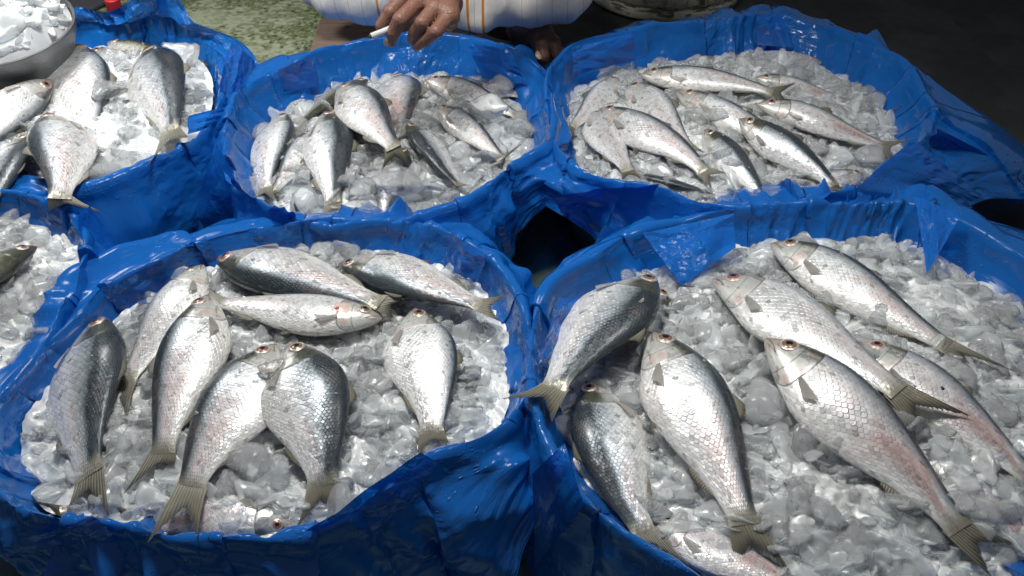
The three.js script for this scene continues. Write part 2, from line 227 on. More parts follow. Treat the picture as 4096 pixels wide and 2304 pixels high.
// loose corners and tucks of film lying over the rims
const FLAPS = {
  TL: [[[-0.5304, 0.2450, -1.4113], [-0.5004, 0.2000, -1.4381], [-0.4888, 0.1800, -1.2546], [-0.5123, 0.2400, -1.2602]], [[-0.5326, 0.2420, -1.1517], [-0.4779, 0.2050, -1.2679], [-0.4889, 0.1750, -1.2507], [-0.5243, 0.2320, -1.1112]]],
  B: [[[-0.4166, 0.2440, -1.3073], [-0.3608, 0.2460, -1.3596], [-0.3602, 0.1860, -1.3586], [-0.4203, 0.1880, -1.3272]], [[-0.0841, 0.2460, -1.4228], [-0.0015, 0.2460, -1.3857], [0.0314, 0.1900, -1.3603], [-0.0547, 0.1860, -1.3934]], [[-0.4615, 0.2420, -1.0780], [-0.3899, 0.2400, -0.9507], [-0.3525, 0.1100, -0.9960], [-0.5629, 0.0450, -1.0735]], [[-0.3349, 0.2400, -0.9058], [-0.3056, 0.2280, -0.8940], [-0.3454, 0.1250, -0.9751], [-0.4583, 0.0900, -1.0170]]],
  FL: [[[-0.4715, 0.2050, -0.4112], [-0.3922, 0.2460, -0.4117], [-0.3697, 0.2380, -0.3982], [-0.4544, 0.1500, -0.4192]], [[-0.0787, 0.2460, -0.8348], [-0.0288, 0.2480, -0.7890], [-0.0432, 0.2050, -0.7865], [-0.0904, 0.1960, -0.8246]], [[-0.5112, 0.2460, -0.7252], [-0.4524, 0.2460, -0.7818], [-0.4541, 0.2000, -0.7841], [-0.4999, 0.2060, -0.7303]], [[-0.1443, 0.2460, -0.4203], [-0.1080, 0.2480, -0.4538], [-0.0911, 0.2150, -0.4531], [-0.1406, 0.2000, -0.4219]], [[-0.0901, 0.2430, -0.4762], [0.0018, 0.1300, -0.4828], [-0.1290, 0.1000, -0.4797], [-0.1912, 0.2380, -0.3929]], [[0.0017, 0.1360, -0.4790], [0.0230, 0.1700, -0.4828], [0.0204, 0.1300, -0.4680], [0.0009, 0.1120, -0.4740]], [[0.0061, 0.1320, -0.4776], [-0.0172, 0.0500, -0.4457], [-0.1223, 0.0600, -0.4656], [-0.1244, 0.1000, -0.4782]]],
  C: [[[0.1098, 0.2460, -1.3990], [0.2296, 0.2460, -1.4613], [0.2410, 0.1920, -1.4580], [0.1138, 0.1920, -1.3946]], [[0.4886, 0.2460, -1.5428], [0.5409, 0.2460, -1.5545], [0.5704, 0.1860, -1.5274], [0.5031, 0.1840, -1.5427]], [[0.6220, 0.2450, -1.0730], [0.7799, 0.1300, -1.0860], [0.7494, 0.1100, -1.0542], [0.4904, 0.2380, -0.9455]], [[0.6779, 0.2420, -1.1140], [0.9538, 0.0800, -1.2089], [0.9307, 0.0500, -1.1642], [0.6825, 0.2050, -1.1287]], [[0.0601, 0.2000, -0.9790], [0.2145, 0.2420, -0.9518], [0.2026, 0.1720, -0.9888], [0.0831, 0.1420, -1.0042]]],
  FR: [[[0.0258, 0.2480, -0.6042], [0.0531, 0.2480, -0.7057], [0.0936, 0.2120, -0.7432], [0.0559, 0.2060, -0.6450]], [[0.1736, 0.2400, -0.8407], [0.3060, 0.2400, -0.8853], [0.3045, 0.2160, -0.8405], [0.2219, 0.2040, -0.7749]], [[0.5670, 0.2480, -0.9138], [0.6168, 0.2440, -0.8754], [0.5886, 0.2350, -0.8384], [0.5482, 0.2120, -0.7897]], [[0.0223, 0.2440, -0.4589], [0.0551, 0.2500, -0.4915], [0.0713, 0.2400, -0.4268], [0.0282, 0.0600, -0.4607]]],
  ML: [[[-0.6003, 0.2380, -0.9067], [-0.5833, 0.1200, -0.9201], [-0.5821, 0.2050, -0.8410], [-0.6100, 0.2400, -0.8671]]],
};
for (const id in FLAPS) FLAPS[id].forEach((q, n) => {
  const [A, B, C, D] = q.map(V3), nor = C.clone().sub(A).cross(D.clone().sub(B)).normalize(); if (nor.y < 0) nor.negate();
  const size = A.distanceTo(C), seed = id.charCodeAt(0) * 7 + n;
  const f = grid(36, 36, (i, j) => {
    const u = i / 36, v = j / 36, p = A.clone().multiplyScalar((1 - u) * (1 - v)).addScaledVector(B, u * (1 - v)).addScaledVector(C, u * v).addScaledVector(D, (1 - u) * v);
    const e = Math.min(u, v, 1 - u, 1 - v), bow = .10 * size * Math.sin(Math.PI * u) * Math.sin(Math.PI * v) * (h2(seed, 1, 1) - .3), crease = .16 * size * Math.max(0, .12 - Math.abs(u - .3 - .5 * h2(seed, 2, 1) - .5 * (v - .5) * (h2(seed, 3, 1) - .5)));
    p.addScaledVector(nor, bow + crease + .05 * size * crumple(u * 3 + seed, v * 3, seed) + .004);
    return [p.x, p.y, p.z, u * size * 2.4 + seed * .13, v * size * 2.4];
  });
  mesh('folded_flap', f, plastic, LINERS[id]);
});

// ------------------------------------------------------------------ ice
const ice = new THREE.MeshPhysicalMaterial({ color: new THREE.Color().setRGB(.95, .965, .97), roughness: .18, ior: 1.31, transmission: .75, thickness: 0, clearcoat: 1, clearcoatRoughness: .06 });
const clearIce = new THREE.MeshPhysicalMaterial({ color: new THREE.Color().setRGB(.95, .97, .98), roughness: .08, ior: 1.31, transmission: .8, thickness: .02 });
const slush = new THREE.MeshPhysicalMaterial({ roughness: .3, clearcoat: 1, clearcoatRoughness: .08, bumpScale: .003, bumpMap: tex(512, 512, (u, v) => { const h = .5 * fbm(u * 30, v * 30, 31) + .5 + .5 * crumple(u * 40, v * 40, 32); return [h * .6, h * .6, h * .6]; }, false, true),
  map: tex(256, 256, (u, v) => { const a = .52 + .40 * fbm(u * 16, v * 16, 33); return [a * .98, a, a * 1.0]; }, true, true) });
const snow = new THREE.MeshStandardMaterial({ color: new THREE.Color().setRGB(.80, .82, .84), roughness: .35 });
function chunkGeo(seed, flat, cuts) {
  const r = rng(seed), g = mergeVertices(new THREE.IcosahedronGeometry(1, 3).deleteAttribute('uv').deleteAttribute('normal'), 1e-4), p = g.attributes.position, planes = [];
  for (let k = 0; k < cuts; k++) planes.push([new THREE.Vector3(r() - .5, r() - .5, r() - .5).normalize(), .32 + .42 * r()]);
  const sx = .75 + .5 * r(), sz = .7 + .5 * r(), v = new THREE.Vector3();
  for (let i = 0; i < p.count; i++) {
    v.fromBufferAttribute(p, i);
    let m = 1;
    for (const [n, d] of planes) { const c = v.dot(n); if (c > d) m = Math.min(m, d / c); }
    m *= .9 + .25 * n3(v.x * 1.7 + seed, v.y * 1.7, v.z * 1.7, 7) + .05 * (n3(v.x * 5 + seed, v.y * 5, v.z * 5, 9) - .5);
    p.setXYZ(i, v.x * m * sx * 1.3, v.y * m * flat * 1.25, v.z * m * sz * 1.3);
  }
  g.computeVertexNormals();
  return g;
}
const CHUNKS = [chunkGeo(1, .5, 8), chunkGeo(2, .7, 10), chunkGeo(3, .35, 10), chunkGeo(4, .8, 14), chunkGeo(5, .42, 8), chunkGeo(6, .6, 6), chunkGeo(7, .28, 9)];
const ICE = { TL: [2600, .003, .016, 2.2], B: [2000, .003, .023, 2.4], C: [3000, .004, .021, 1.9], ML: [1200, .003, .018, 2.2], FL: [3300, .0025, .018, 2.3], FR: [3800, .003, .019, 2.3] };
TUBS.forEach((T, ti) => {
  const rnd = rng(900 + ti), o = thing('crushed_ice', `crushed ice heaped in the ${TUBNAME[T.id]} tub`, 'ice');
  o.userData.kind = 'stuff';
  const bed = grid(340, 96, (i, j) => {
    const th = i / 340 * Math.PI * 2, r = ring(T.rr, th) * .93 * j / 96, x = T.c[0] + Math.cos(th) * r, z = T.c[1] + Math.sin(th) * r;
    return [x, iceHeight(T, x, z) - (T.id === 'TL' ? -.003 : -.0005) + .010 * (fbm(x * 26, z * 26, ti, 3) - .5) + .010 * crumple(x * 42, z * 42, ti) + .008 * crumple(x * 95, z * 95, ti + 3), z, x * 4, z * 4];
  }, true);
  mesh('ice_bed', bed, T.id === 'TL' ? snow : slush, o);
  const [count, lo, hi, pow] = ICE[T.id], lists = CHUNKS.map(() => []), q = new THREE.Quaternion(), e = new THREE.Euler();
  for (let k = 0; k < count; k++) {
    const th = rnd() * Math.PI * 2, f = Math.sqrt(rnd()), r = ring(T.rr, th) * .88 * f, x = T.c[0] + Math.cos(th) * r, z = T.c[1] + Math.sin(th) * r;
    const s = lo + (hi - lo) * Math.pow(rnd(), pow), y = iceHeight(T, x, z) + .010 * (fbm(x * 26, z * 26, ti, 3) - .5) + (rnd() - .5) * s * .6;
    q.setFromEuler(e.set((rnd() - .5) * 1.9, rnd() * 6.3, (rnd() - .5) * 1.9));
    lists[k % CHUNKS.length].push(new THREE.Matrix4().compose(new THREE.Vector3(x, y, z), q, new THREE.Vector3(s, s * (.8 + .4 * rnd()), s)));
  }
  lists.forEach((l, k) => {
    const m = new THREE.InstancedMesh(CHUNKS[k], k === 1 || k === 3 || k === 5 ? clearIce : ice, l.length);
    l.forEach((M, n) => m.setMatrixAt(n, M));
    m.name = 'ice_pieces'; m.castShadow = m.receiveShadow = true; m.userData.kind = 'stuff'; o.add(m);
  });
});

// ------------------------------------------------------------------ fish
const FISH = [
["FL",[-0.519,0.201,-0.721],[-0.439,0.205,-0.481],[-0.451,0.196,-0.446],[-0.404,0.196,-0.435],1,22,1.13,-0.02,0.02,0,"dark-backed silver fish nearest the left rim of the front left tub"],
["FL",[-0.409,0.22,-0.8],[-0.448,0.204,-0.611],null,null,-1,-8,1.13,0.0,0.02,2,"pale fish with red eye leaning on the back left rim of the front left tub"],
["FL",[-0.376,0.235,-0.726],[-0.37,0.209,-0.505],[-0.399,0.2,-0.46],[-0.355,0.205,-0.494],-1,0,1.07,0.015,0.02,1,"silver fish crossing in front of the pale red-eyed fish, belly to the right"],
["FL",[-0.279,0.223,-0.652],[-0.329,0.206,-0.463],[-0.336,0.238,-0.382],[-0.291,0.236,-0.39],-1,2,1.45,0.03,0.02,1,"fish head to head with another, tail on the front rim of the front left tub"],
["FL",[-0.26,0.235,-0.643],[-0.194,0.205,-0.468],[-0.215,0.196,-0.422],[-0.177,0.196,-0.442],1,4,1.53,0.05,0.02,0,"broad dark-backed fish in the middle of the front left tub, belly to the left"],
["FL",[-0.159,0.223,-0.696],[-0.37,0.222,-0.725],[-0.404,0.23,-0.761],[-0.39,0.213,-0.742],-1,0,0.88,-0.02,0.02,2,"fish with red torn gill lying crosswise in the front left tub"],
["FL",[-0.398,0.213,-0.821],[-0.162,0.231,-0.715],[-0.114,0.222,-0.743],[-0.146,0.216,-0.702],-1,2,0.97,0.02,0.03,1,"rearmost left fish of the front left tub, dark back towards the viewer"],
["FL",[-0.231,0.217,-0.807],[-0.037,0.227,-0.715],[-0.002,0.25,-0.715],[-0.012,0.24,-0.671],-1,2,1.02,0.0,0.03,1,"fish with its tail on the right rim of the front left tub"],
["FL",[-0.122,0.217,-0.719],[-0.088,0.202,-0.536],[-0.102,0.197,-0.513],[-0.066,0.212,-0.516],1,4,1.36,0.035,0.02,2,"plump silver fish alone at the right of the front left tub"],
["FL",[-0.22,0.187,-0.435],[-0.374,0.184,-0.435],null,null,1,-14,1.02,0.0,0.02,3,"half buried fish along the front rim of the front left tub"],
["FL",[-0.334,0.107,-0.483],[-0.464,0.194,-0.447],[-0.478,0.24,-0.432],[-0.449,0.235,-0.43],1,0,0.68,0.0,0.02,3,"buried fish whose tail sticks out at the front left rim"],
["FR",[0.183,0.232,-0.763],[0.045,0.234,-0.573],[-0.014,0.26,-0.537],[0.041,0.245,-0.517],1,14,1.27,-0.01,0.02,0,"fish on the left rim of the front right tub, tail hanging over the edge"],
["FR",[0.204,0.194,-0.785],[0.11,0.19,-0.607],null,null,1,-5,1.02,0.0,0.02,3,"fish lying under the one on the left rim of the front right tub"],
["FR",[0.087,0.2,-0.615],[0.133,0.19,-0.421],[0.174,0.196,-0.381],[0.129,0.194,-0.407],-1,6,1.24,0.03,0.02,0,"dark-backed fish at the front left rim of the front right tub, head under a tail"],
["FR",[0.164,0.228,-0.667],[0.229,0.205,-0.423],[0.213,0.191,-0.378],[0.266,0.196,-0.376],1,2,1.13,0.04,0.02,1,"large fish upright in the middle of the front right tub, gold gill and brown eye"],
["FR",[0.257,0.229,-0.761],[0.419,0.244,-0.561],[0.5,0.224,-0.542],[0.426,0.221,-0.509],1,4,1.07,0.03,0.02,2,"fish stretched across the middle of the front right tub, fork tail lying on another"],
["FR",[0.291,0.248,-0.637],[0.438,0.207,-0.416],[0.505,0.19,-0.407],[0.458,0.19,-0.376],1,6,1.04,0.025,0.02,3,"long pinkish fish with large dark eye in the front right tub"],
["FR",[0.353,0.221,-0.844],[0.517,0.22,-0.651],[0.59,0.209,-0.62],[0.533,0.219,-0.626],1,8,0.93,0.02,0.02,1,"rearmost fish of the front right tub, head raised on the ice"],
["FR",[0.411,0.217,-0.662],[0.543,0.199,-0.478],null,null,1,4,1.07,0.03,0.02,3,"partly buried fish with a dark spot, right side of the front right tub"],
["FR",[0.143,0.18,-0.443],[0.281,0.187,-0.362],null,null,1,-10,1.02,0.0,0.02,3,"buried fish at the bottom edge of the front right tub"],
["FR",[0.44,0.2,-0.523],[0.532,0.172,-0.399],null,null,1,0,0.96,0.0,0.02,3,"nearly buried fish at the right edge of the front right tub"],
["ML",[-0.644,0.224,-0.834],[-0.733,0.236,-0.67],null,null,1,8,1.2,0.0,0.02,4,"greenish dark fish head in the tub at the left edge"],
["TL",[-0.82,0.233,-1.427],[-0.704,0.208,-1.133],null,null,1,6,1.12,0.0,0.02,2,"plump fish below the metal bowl in the top left tub, tail in the ice"],
["TL",[-0.687,0.232,-1.406],[-0.56,0.221,-1.133],[-0.502,0.25,-1.072],[-0.547,0.245,-0.989],1,24,1.12,0.04,0.02,0,"bright fish at the right of the top left tub, tail over the rim"],
["TL",[-0.8,0.246,-1.267],[-0.873,0.219,-1.037],null,null,1,-30,0.85,0.0,0.02,2,"fish below the metal bowl at the left edge of the top left tub"],
["TL",[-0.761,0.24,-1.155],[-0.64,0.245,-0.916],[-0.575,0.225,-0.907],[-0.666,0.22,-0.92],-1,16,1.03,-0.03,0.02,1,"fish with red eye at the front rim of the top left tub, tail hanging over"],
["TL",[-0.781,0.229,-1.114],[-0.758,0.215,-0.9],null,null,1,16,0.99,0.0,0.02,0,"dark scaled fish at the left edge in front of the top left tub"],
["TL",[-0.797,0.216,-1.481],[-0.627,0.186,-1.435],null,null,1,10,0.9,0.0,0.02,4,"dull fish head at the back wall of the top left tub"],
["TL",[-0.797,0.215,-1.464],[-0.879,0.178,-1.332],null,null,-1,20,0.81,0.0,0.02,4,"small dark fish head behind the plump fish in the top left tub"],
["TL",[-0.708,0.199,-1.287],[-0.601,0.197,-1.116],null,null,1,10,1.08,0.0,0.02,0,"fish buried in ice between the two bright fish of the top left tub"],
["TL",[-0.748,0.207,-1.345],[-0.612,0.197,-1.429],null,null,1,0,0.72,0.0,0.02,4,"dull greenish fish buried behind the bright fish of the top left tub"],
["B",[-0.397,0.194,-1.244],[-0.394,0.172,-1.045],[-0.382,0.225,-0.944],[-0.358,0.2,-0.973],1,22,1.14,-0.03,0.02,2,"grey fish at the left wall of the middle back tub"],
["B",[-0.341,0.189,-1.193],[-0.378,0.173,-1.038],[-0.398,0.17,-1.026],[-0.368,0.171,-1.02],-1,8,0.95,0.0,0.02,1,"fish lying under its neighbours at the left of the middle back tub"],
["B",[-0.316,0.216,-1.213],[-0.274,0.186,-0.986],[-0.286,0.173,-0.956],[-0.256,0.177,-0.961],1,14,1.08,0.02,0.02,0,"plump dark-backed fish upright at the front of the middle back tub"],
["B",[-0.271,0.193,-1.371],[-0.376,0.187,-1.221],null,null,1,18,0.98,0.0,0.02,4,"rearmost left fish of the middle back tub, dull grey"],
["B",[-0.305,0.23,-1.27],[-0.184,0.235,-1.065],[-0.204,0.208,-1.042],[-0.163,0.204,-1.055],1,14,1.01,0.035,0.02,1,"fish with yellow eye lying on top in the middle of the middle back tub"],
["B",[-0.226,0.174,-1.417],[-0.186,0.201,-1.172],null,null,1,16,1.27,0.0,0.02,3,"fish with buried head at the back of the middle back tub"],
["B",[-0.177,0.22,-1.167],[-0.081,0.182,-1.039],[-0.064,0.19,-1.033],[-0.111,0.18,-1.016],-1,24,1.06,0.02,0.02,0,"dark-backed fish at the front right of the middle back tub"],
["B",[-0.132,0.212,-1.236],[-0.017,0.186,-1.11],[0.025,0.192,-1.16],[-0.017,0.173,-1.097],1,10,0.9,0.03,0.02,1,"fish with its tail over the right rim of the middle back tub"],
["B",[-0.158,0.212,-1.334],[0.009,0.175,-1.272],null,null,1,14,0.98,0.03,0.02,1,"brown-headed fish behind ice at the back right of the middle back tub"],
["B",[-0.178,0.191,-1.353],[0.014,0.167,-1.364],[0.044,0.18,-1.402],[0.036,0.162,-1.373],1,16,0.85,0.0,0.02,3,"reddish fish at the back wall of the middle back tub, only tail and snout showing"],
["B",[-0.258,0.2,-1.149],[-0.274,0.158,-0.996],null,null,1,8,1.17,0.0,0.02,2,"fish buried beside the upright fish in the middle back tub"],
["B",[-0.175,0.201,-1.123],[-0.199,0.167,-0.975],null,null,1,14,1.17,0.0,0.02,1,"fish buried under clear ice at the front of the middle back tub"],
["B",[-0.319,0.115,-1.137],[-0.329,0.168,-0.986],[-0.33,0.198,-0.976],[-0.304,0.171,-0.966],-1,8,0.64,0.0,0.02,0,"dark tail fin poking out at the front rim of the middle back tub"],
["C",[0.239,0.212,-1.355],[0.465,0.216,-1.281],[0.529,0.203,-1.345],[0.498,0.197,-1.264],1,17,0.72,0.03,0.02,1,"fish lying crosswise at the back of the right back tub"],
["C",[0.631,0.163,-1.504],[0.41,0.161,-1.522],null,null,-1,5,0.78,0.0,0.02,2,"pale fish at the back wall of the right back tub, head to the right"],
["C",[0.204,0.184,-1.397],[0.107,0.166,-1.243],[0.067,0.24,-1.122],[0.106,0.168,-1.208],-1,11,0.87,0.0,0.02,2,"ice-covered fish at the left wall of the right back tub"],
["C",[0.211,0.203,-1.331],[0.291,0.196,-1.129],[0.318,0.192,-1.121],[0.295,0.187,-1.113],1,19,0.97,0.03,0.02,2,"fish behind the foremost left pair in the right back tub"],
["C",[0.154,0.196,-1.254],[0.307,0.193,-1.063],[0.342,0.197,-1.052],[0.316,0.18,-1.035],1,15,0.9,0.035,0.02,1,"bright fish on top of its neighbour at the front left of the right back tub"],
["C",[0.146,0.18,-1.274],[0.189,0.18,-1.084],[0.207,0.181,-1.062],[0.178,0.176,-1.065],1,7,1.06,0.0,0.02,2,"fish under the bright one at the front left of the right back tub"],
["C",[0.298,0.204,-1.303],[0.484,0.188,-1.126],[0.506,0.183,-1.111],[0.497,0.187,-1.129],1,19,0.66,0.0,0.02,1,"long fish half in the ice in the middle of the right back tub"],
["C",[0.424,0.22,-1.231],[0.632,0.183,-1.155],[0.631,0.25,-1.074],[0.582,0.23,-1.038],1,23,0.69,0.02,0.02,3,"slender pink-sided fish at the right of the right back tub, tail on the liner"],
["C",[0.383,0.218,-1.184],[0.515,0.175,-1.045],[0.524,0.24,-0.965],[0.527,0.167,-1.038],1,27,0.9,0.03,0.02,0,"dark fish with round eye at the front of the right back tub"],
["C",[0.327,0.2,-1.18],[0.392,0.176,-1.014],[0.41,0.194,-1.0],[0.4,0.175,-1.002],1,29,0.87,0.02,0.02,0,"dark fish left of the round-eyed one in the right back tub"],
["C",[0.458,0.198,-1.37],[0.626,0.168,-1.333],null,null,1,25,0.74,0.0,0.02,3,"fish back showing through ice at the right of the right back tub"],
["C",[0.58,0.167,-1.097],[0.427,0.157,-1.052],null,null,-1,15,0.87,0.0,0.02,3,"fish head with brown eye at the front right rim of the right back tub"],
["C",[0.535,0.12,-1.343],[0.675,0.169,-1.283],[0.722,0.186,-1.298],[0.681,0.165,-1.275],1,11,0.64,0.0,0.02,3,"buried fish whose tail stands at the right wall of the right back tub"],
["C",[0.194,0.167,-1.092],[0.336,0.17,-1.018],null,null,-1,31,0.64,0.0,0.02,0,"dark buried fish along the front rim of the right back tub"]];
const COLS = 46, ROWS = 22;
function scaleAt(u, t) {                                                 // which scale covers this point: [id, along, across, edge]
  const x = (u - .19) * COLS / .81, y = t * ROWS;
  for (let k = Math.floor(x) - 1; k <= Math.floor(x) + 1; k++) {
    const off = (k & 1) * .5, j = Math.round(y - off), du = x - k, dt = y - off - j, e = (du * du) / 1.75 + (dt * dt) / .34;
    if (e < 1 && du > -.9) return [h2(k, j, 5), du, dt, e, h2(k, j, 6)];
  }
  return [.5, 0, 0, .9, .5];
}
const gillLine = (t) => .205 + .035 * Math.sin(Math.PI * clamp((t - .1) / .9)) - .03 * step(.8, 1, t);
function skin(v) {
  const dark = [.45, .35, .19, .29, .42][v], pink = [.25, .45, .28, .85, .2][v];
  const W = 1024, H = 512, hgt = new Float32Array(W * H), col = new Uint8Array(0);
  const shape = (u, t) => {
    const g = gillLine(t), S = scaleAt(u, t);
    const onHead = 1 - step(g - .004, g + .004, u);
    return [g, S, onHead];
  };
  const color = tex(W, H, (u, t) => {
    const [g, S, onHead] = shape(u, t), n = fbm(u * 9, t * 5, 50 + v), nf = fbm(u * 60, t * 30, 60 + v), tt = t + .07 * (n - .5);
    const back = [.038, .051, .062], mid = [.31, .34, .37], silver = [.70, .71, .72], belly = [.78, .77, .75], rose = [.54, .38, .36];
    if (v === 4) { back[0] = .05; back[1] = .055; back[2] = .035; mid[0] = .2; mid[1] = .2; mid[2] = .15; silver[0] = .4; silver[1] = .4; silver[2] = .34; }
    const c = [0, 0, 0], a = step(dark - .09, dark + .05, tt), b = step(dark + .02, dark + .2, tt), d = step(.62, .85, tt);
    for (let k = 0; k < 3; k++) c[k] = mix(mix(mix(back[k], mid[k], a), silver[k], b), belly[k], d);
    const pk = pink * step(.36, .62, u) * step(dark, dark + .12, tt) * (1 - step(.55, .75, tt)) * step(.25, .6, n) + pink * .35 * step(.45, .8, fbm(u * 5, t * 4, 70 + v));
    for (let k = 0; k < 3; k++) c[k] = mix(c[k], rose[k], clamp(pk));
    if (onHead < 1) {
      const rim = step(.72, 1, S[3]) * (.35 + .9 * step(.3, .7, fbm(u * 11, t * 7, 84 + v))) * (1 - step(.72, .9, t) * .6), tone = (.86 + .28 * S[0]) * (1 + .35 * step(dark - .1, dark + .02, tt) * (1 - step(dark + .1, dark + .3, tt)));
      const netc = .13 + .32 * step(dark - .12, dark, tt) * (1 - step(dark + .1, dark + .42, tt)) + .2 * step(.5, .8, fbm(u * 14, t * 9, 80 + v));
      for (let k = 0; k < 3; k++) { let q = c[k] * tone * (1 - netc * rim); if (S[4] > .965 && a > .5) q *= .62; c[k] = mix(q, c[k], onHead); }
    }
    if (onHead > 0) {
      const top = 1 - step(dark + .02, dark + .2, t + .08 * (nf - .5)), plate = [.66, .66, .63], olive = [.085, .09, .075], snout = [.42, .31, .26];
      const sn = (1 - step(.03, .1, u)) * (1 - .5 * step(.5, .8, t));
      for (let k = 0; k < 3; k++) {
        let q = mix(plate[k] * (.75 + .4 * n), olive[k], top);
        q = mix(q, snout[k] * (v === 4 ? .5 : 1), sn * .8);
        q *= 1 - .45 * step(.6, .75, fbm(u * 24, t * 16, 90 + v));
        c[k] = mix(c[k], q, onHead);
      }
      const pre = Math.abs(u - (.135 + .03 * Math.sin(Math.PI * t))) < .0025 && t > .35 ? .6 : 1, mouth = Math.abs(t - (.5 + u * 2.2)) < .012 && u < .085 ? .3 : 1;
      const edge = Math.abs(u - g) < .004 && t > .25 ? .6 : 1;
      for (let k = 0; k < 3; k++) c[k] *= pre * mouth * edge;
      if (t > .3 && u > .14) { const bl = .55 * step(.58, .72, fbm(u * 20 + 3, t * 8, 95 + v)); c[1] *= 1 - .35 * bl; c[2] *= 1 - .4 * bl; }
    }
    const tb = step(.9, .99, u + .03 * (n - .5)); for (let k = 0; k < 3; k++) c[k] = mix(c[k], [.34, .32, .25][k], tb * .9);
    const grime = .93 + .14 * nf;
    return [c[0] * grime, c[1] * grime, c[2] * grime];
  }, true);
  const bump = tex(W, H, (u, t) => {
    const [g, S, onHead] = shape(u, t);
    let h = .35 + .22 * S[1] + (S[0] - .5) * .46 * S[2] + (S[4] - .5) * .3 * S[1] - .16 * step(.75, 1, S[3]) + .06 * (fbm(u * 120, t * 60, 5) - .5);
    let hd = .62 + .25 * (fbm(u * 26, t * 14, 6 + v) - .5);
    if (Math.abs(u - (.135 + .03 * Math.sin(Math.PI * t))) < .003 && t > .35) hd -= .3;
    if (Math.abs(t - (.5 + u * 2.2)) < .012 && u < .085) hd -= .5;
    h = mix(h, hd, onHead);
    if (Math.abs(u - g - .004) < .004 && t > .25) h -= .35;
    return [h, h, h];
  }, false);
  const gloss = tex(512, 256, (u, t) => {
    const n = fbm(u * 30, t * 16, 130 + v), S = scaleAt(u, t), r = .22 + .2 * n + .06 * (S[0] - .5);
    return [0, r, (.42 - .28 * step(.6, .85, t) - .12 * (1 - step(.05, .2, t))) * (.92 + .16 * S[4])];
  }, false);
  return new THREE.MeshPhysicalMaterial({ map: color, bumpMap: bump, bumpScale: .0010, roughnessMap: gloss, metalnessMap: gloss, roughness: 1, metalness: 1, clearcoat: .35, clearcoatRoughness: .12, side: THREE.DoubleSide });
}
const SKINS = [0, 1, 2, 3, 4].map(skin);
const finMap = tex(256, 256, (u, v) => { const r = .5 + .5 * Math.sin(u * 210 + 3 * n2(u * 8, v * 3, 1)), e = step(.5, 1, v), z = step(.0, .45, v), k = .75 + .4 * r, c = (a, b, d) => mix(mix(a, b, z), d, e) * k; return [c(.38, .24, .065), c(.36, .22, .062), c(.29, .155, .052)]; }, true);
const finBump = tex(256, 256, (u, v) => { const r = .5 + .5 * Math.sin(u * 210 + 3 * n2(u * 8, v * 3, 1)); return [r, r, r]; }, false);
const finMat = new THREE.MeshPhysicalMaterial({ map: finMap, bumpMap: finBump, bumpScale: .0006, roughness: .5, transmission: .3, thickness: 0, side: THREE.DoubleSide });
const pecMat = new THREE.MeshPhysicalMaterial({ color: new THREE.Color().setRGB(.78, .75, .70), bumpMap: finBump, bumpScale: .0006, roughness: .42, transmission: .25, thickness: 0, side: THREE.DoubleSide });
const irisMat = new THREE.MeshPhysicalMaterial({ color: new THREE.Color().setRGB(.26, .17, .11), roughness: .2, metalness: .35, clearcoat: 1, clearcoatRoughness: .04 });
const irisRed = new THREE.MeshPhysicalMaterial({ color: new THREE.Color().setRGB(.30, .14, .11), roughness: .2, metalness: .25, clearcoat: 1, clearcoatRoughness: .04 });
const ringMat = new THREE.MeshPhysicalMaterial({ color: new THREE.Color().setRGB(.56, .47, .43), roughness: .3, metalness: .4, clearcoat: 1 });
const pupilMat = new THREE.MeshPhysicalMaterial({ color: new THREE.Color().setRGB(.008, .006, .006), roughness: .06, clearcoat: 1 });
const gillMat = new THREE.MeshPhysicalMaterial({ color: new THREE.Color().setRGB(.68, .50, .44), roughness: .35, clearcoat: .6, clearcoatRoughness: .1 });
const bloodMat = new THREE.MeshPhysicalMaterial({ color: new THREE.Color().setRGB(.38, .07, .06), roughness: .3, clearcoat: .8, clearcoatRoughness: .08 });
const CHIPS = [];
const TOP = [[0, .004], [.02, .022], [.05, .042], [.1, .071], [.2, .113], [.33, .143], [.45, .146], [.6, .124], [.75, .092], [.88, .064], [.95, .054], [1, .055]];
const BOT = [[0, .006], [.02, .030], [.05, .055], [.1, .092], [.2, .147], [.33, .196], [.45, .198], [.6, .164], [.75, .107], [.88, .066], [.95, .054], [1, .055]];
const WID = [[0, .006], [.02, .020], [.05, .033], [.1, .049], [.2, .066], [.33, .076], [.45, .073], [.6, .056], [.75, .036], [.88, .021], [.95, .013], [.985, .006], [1, .0004]];
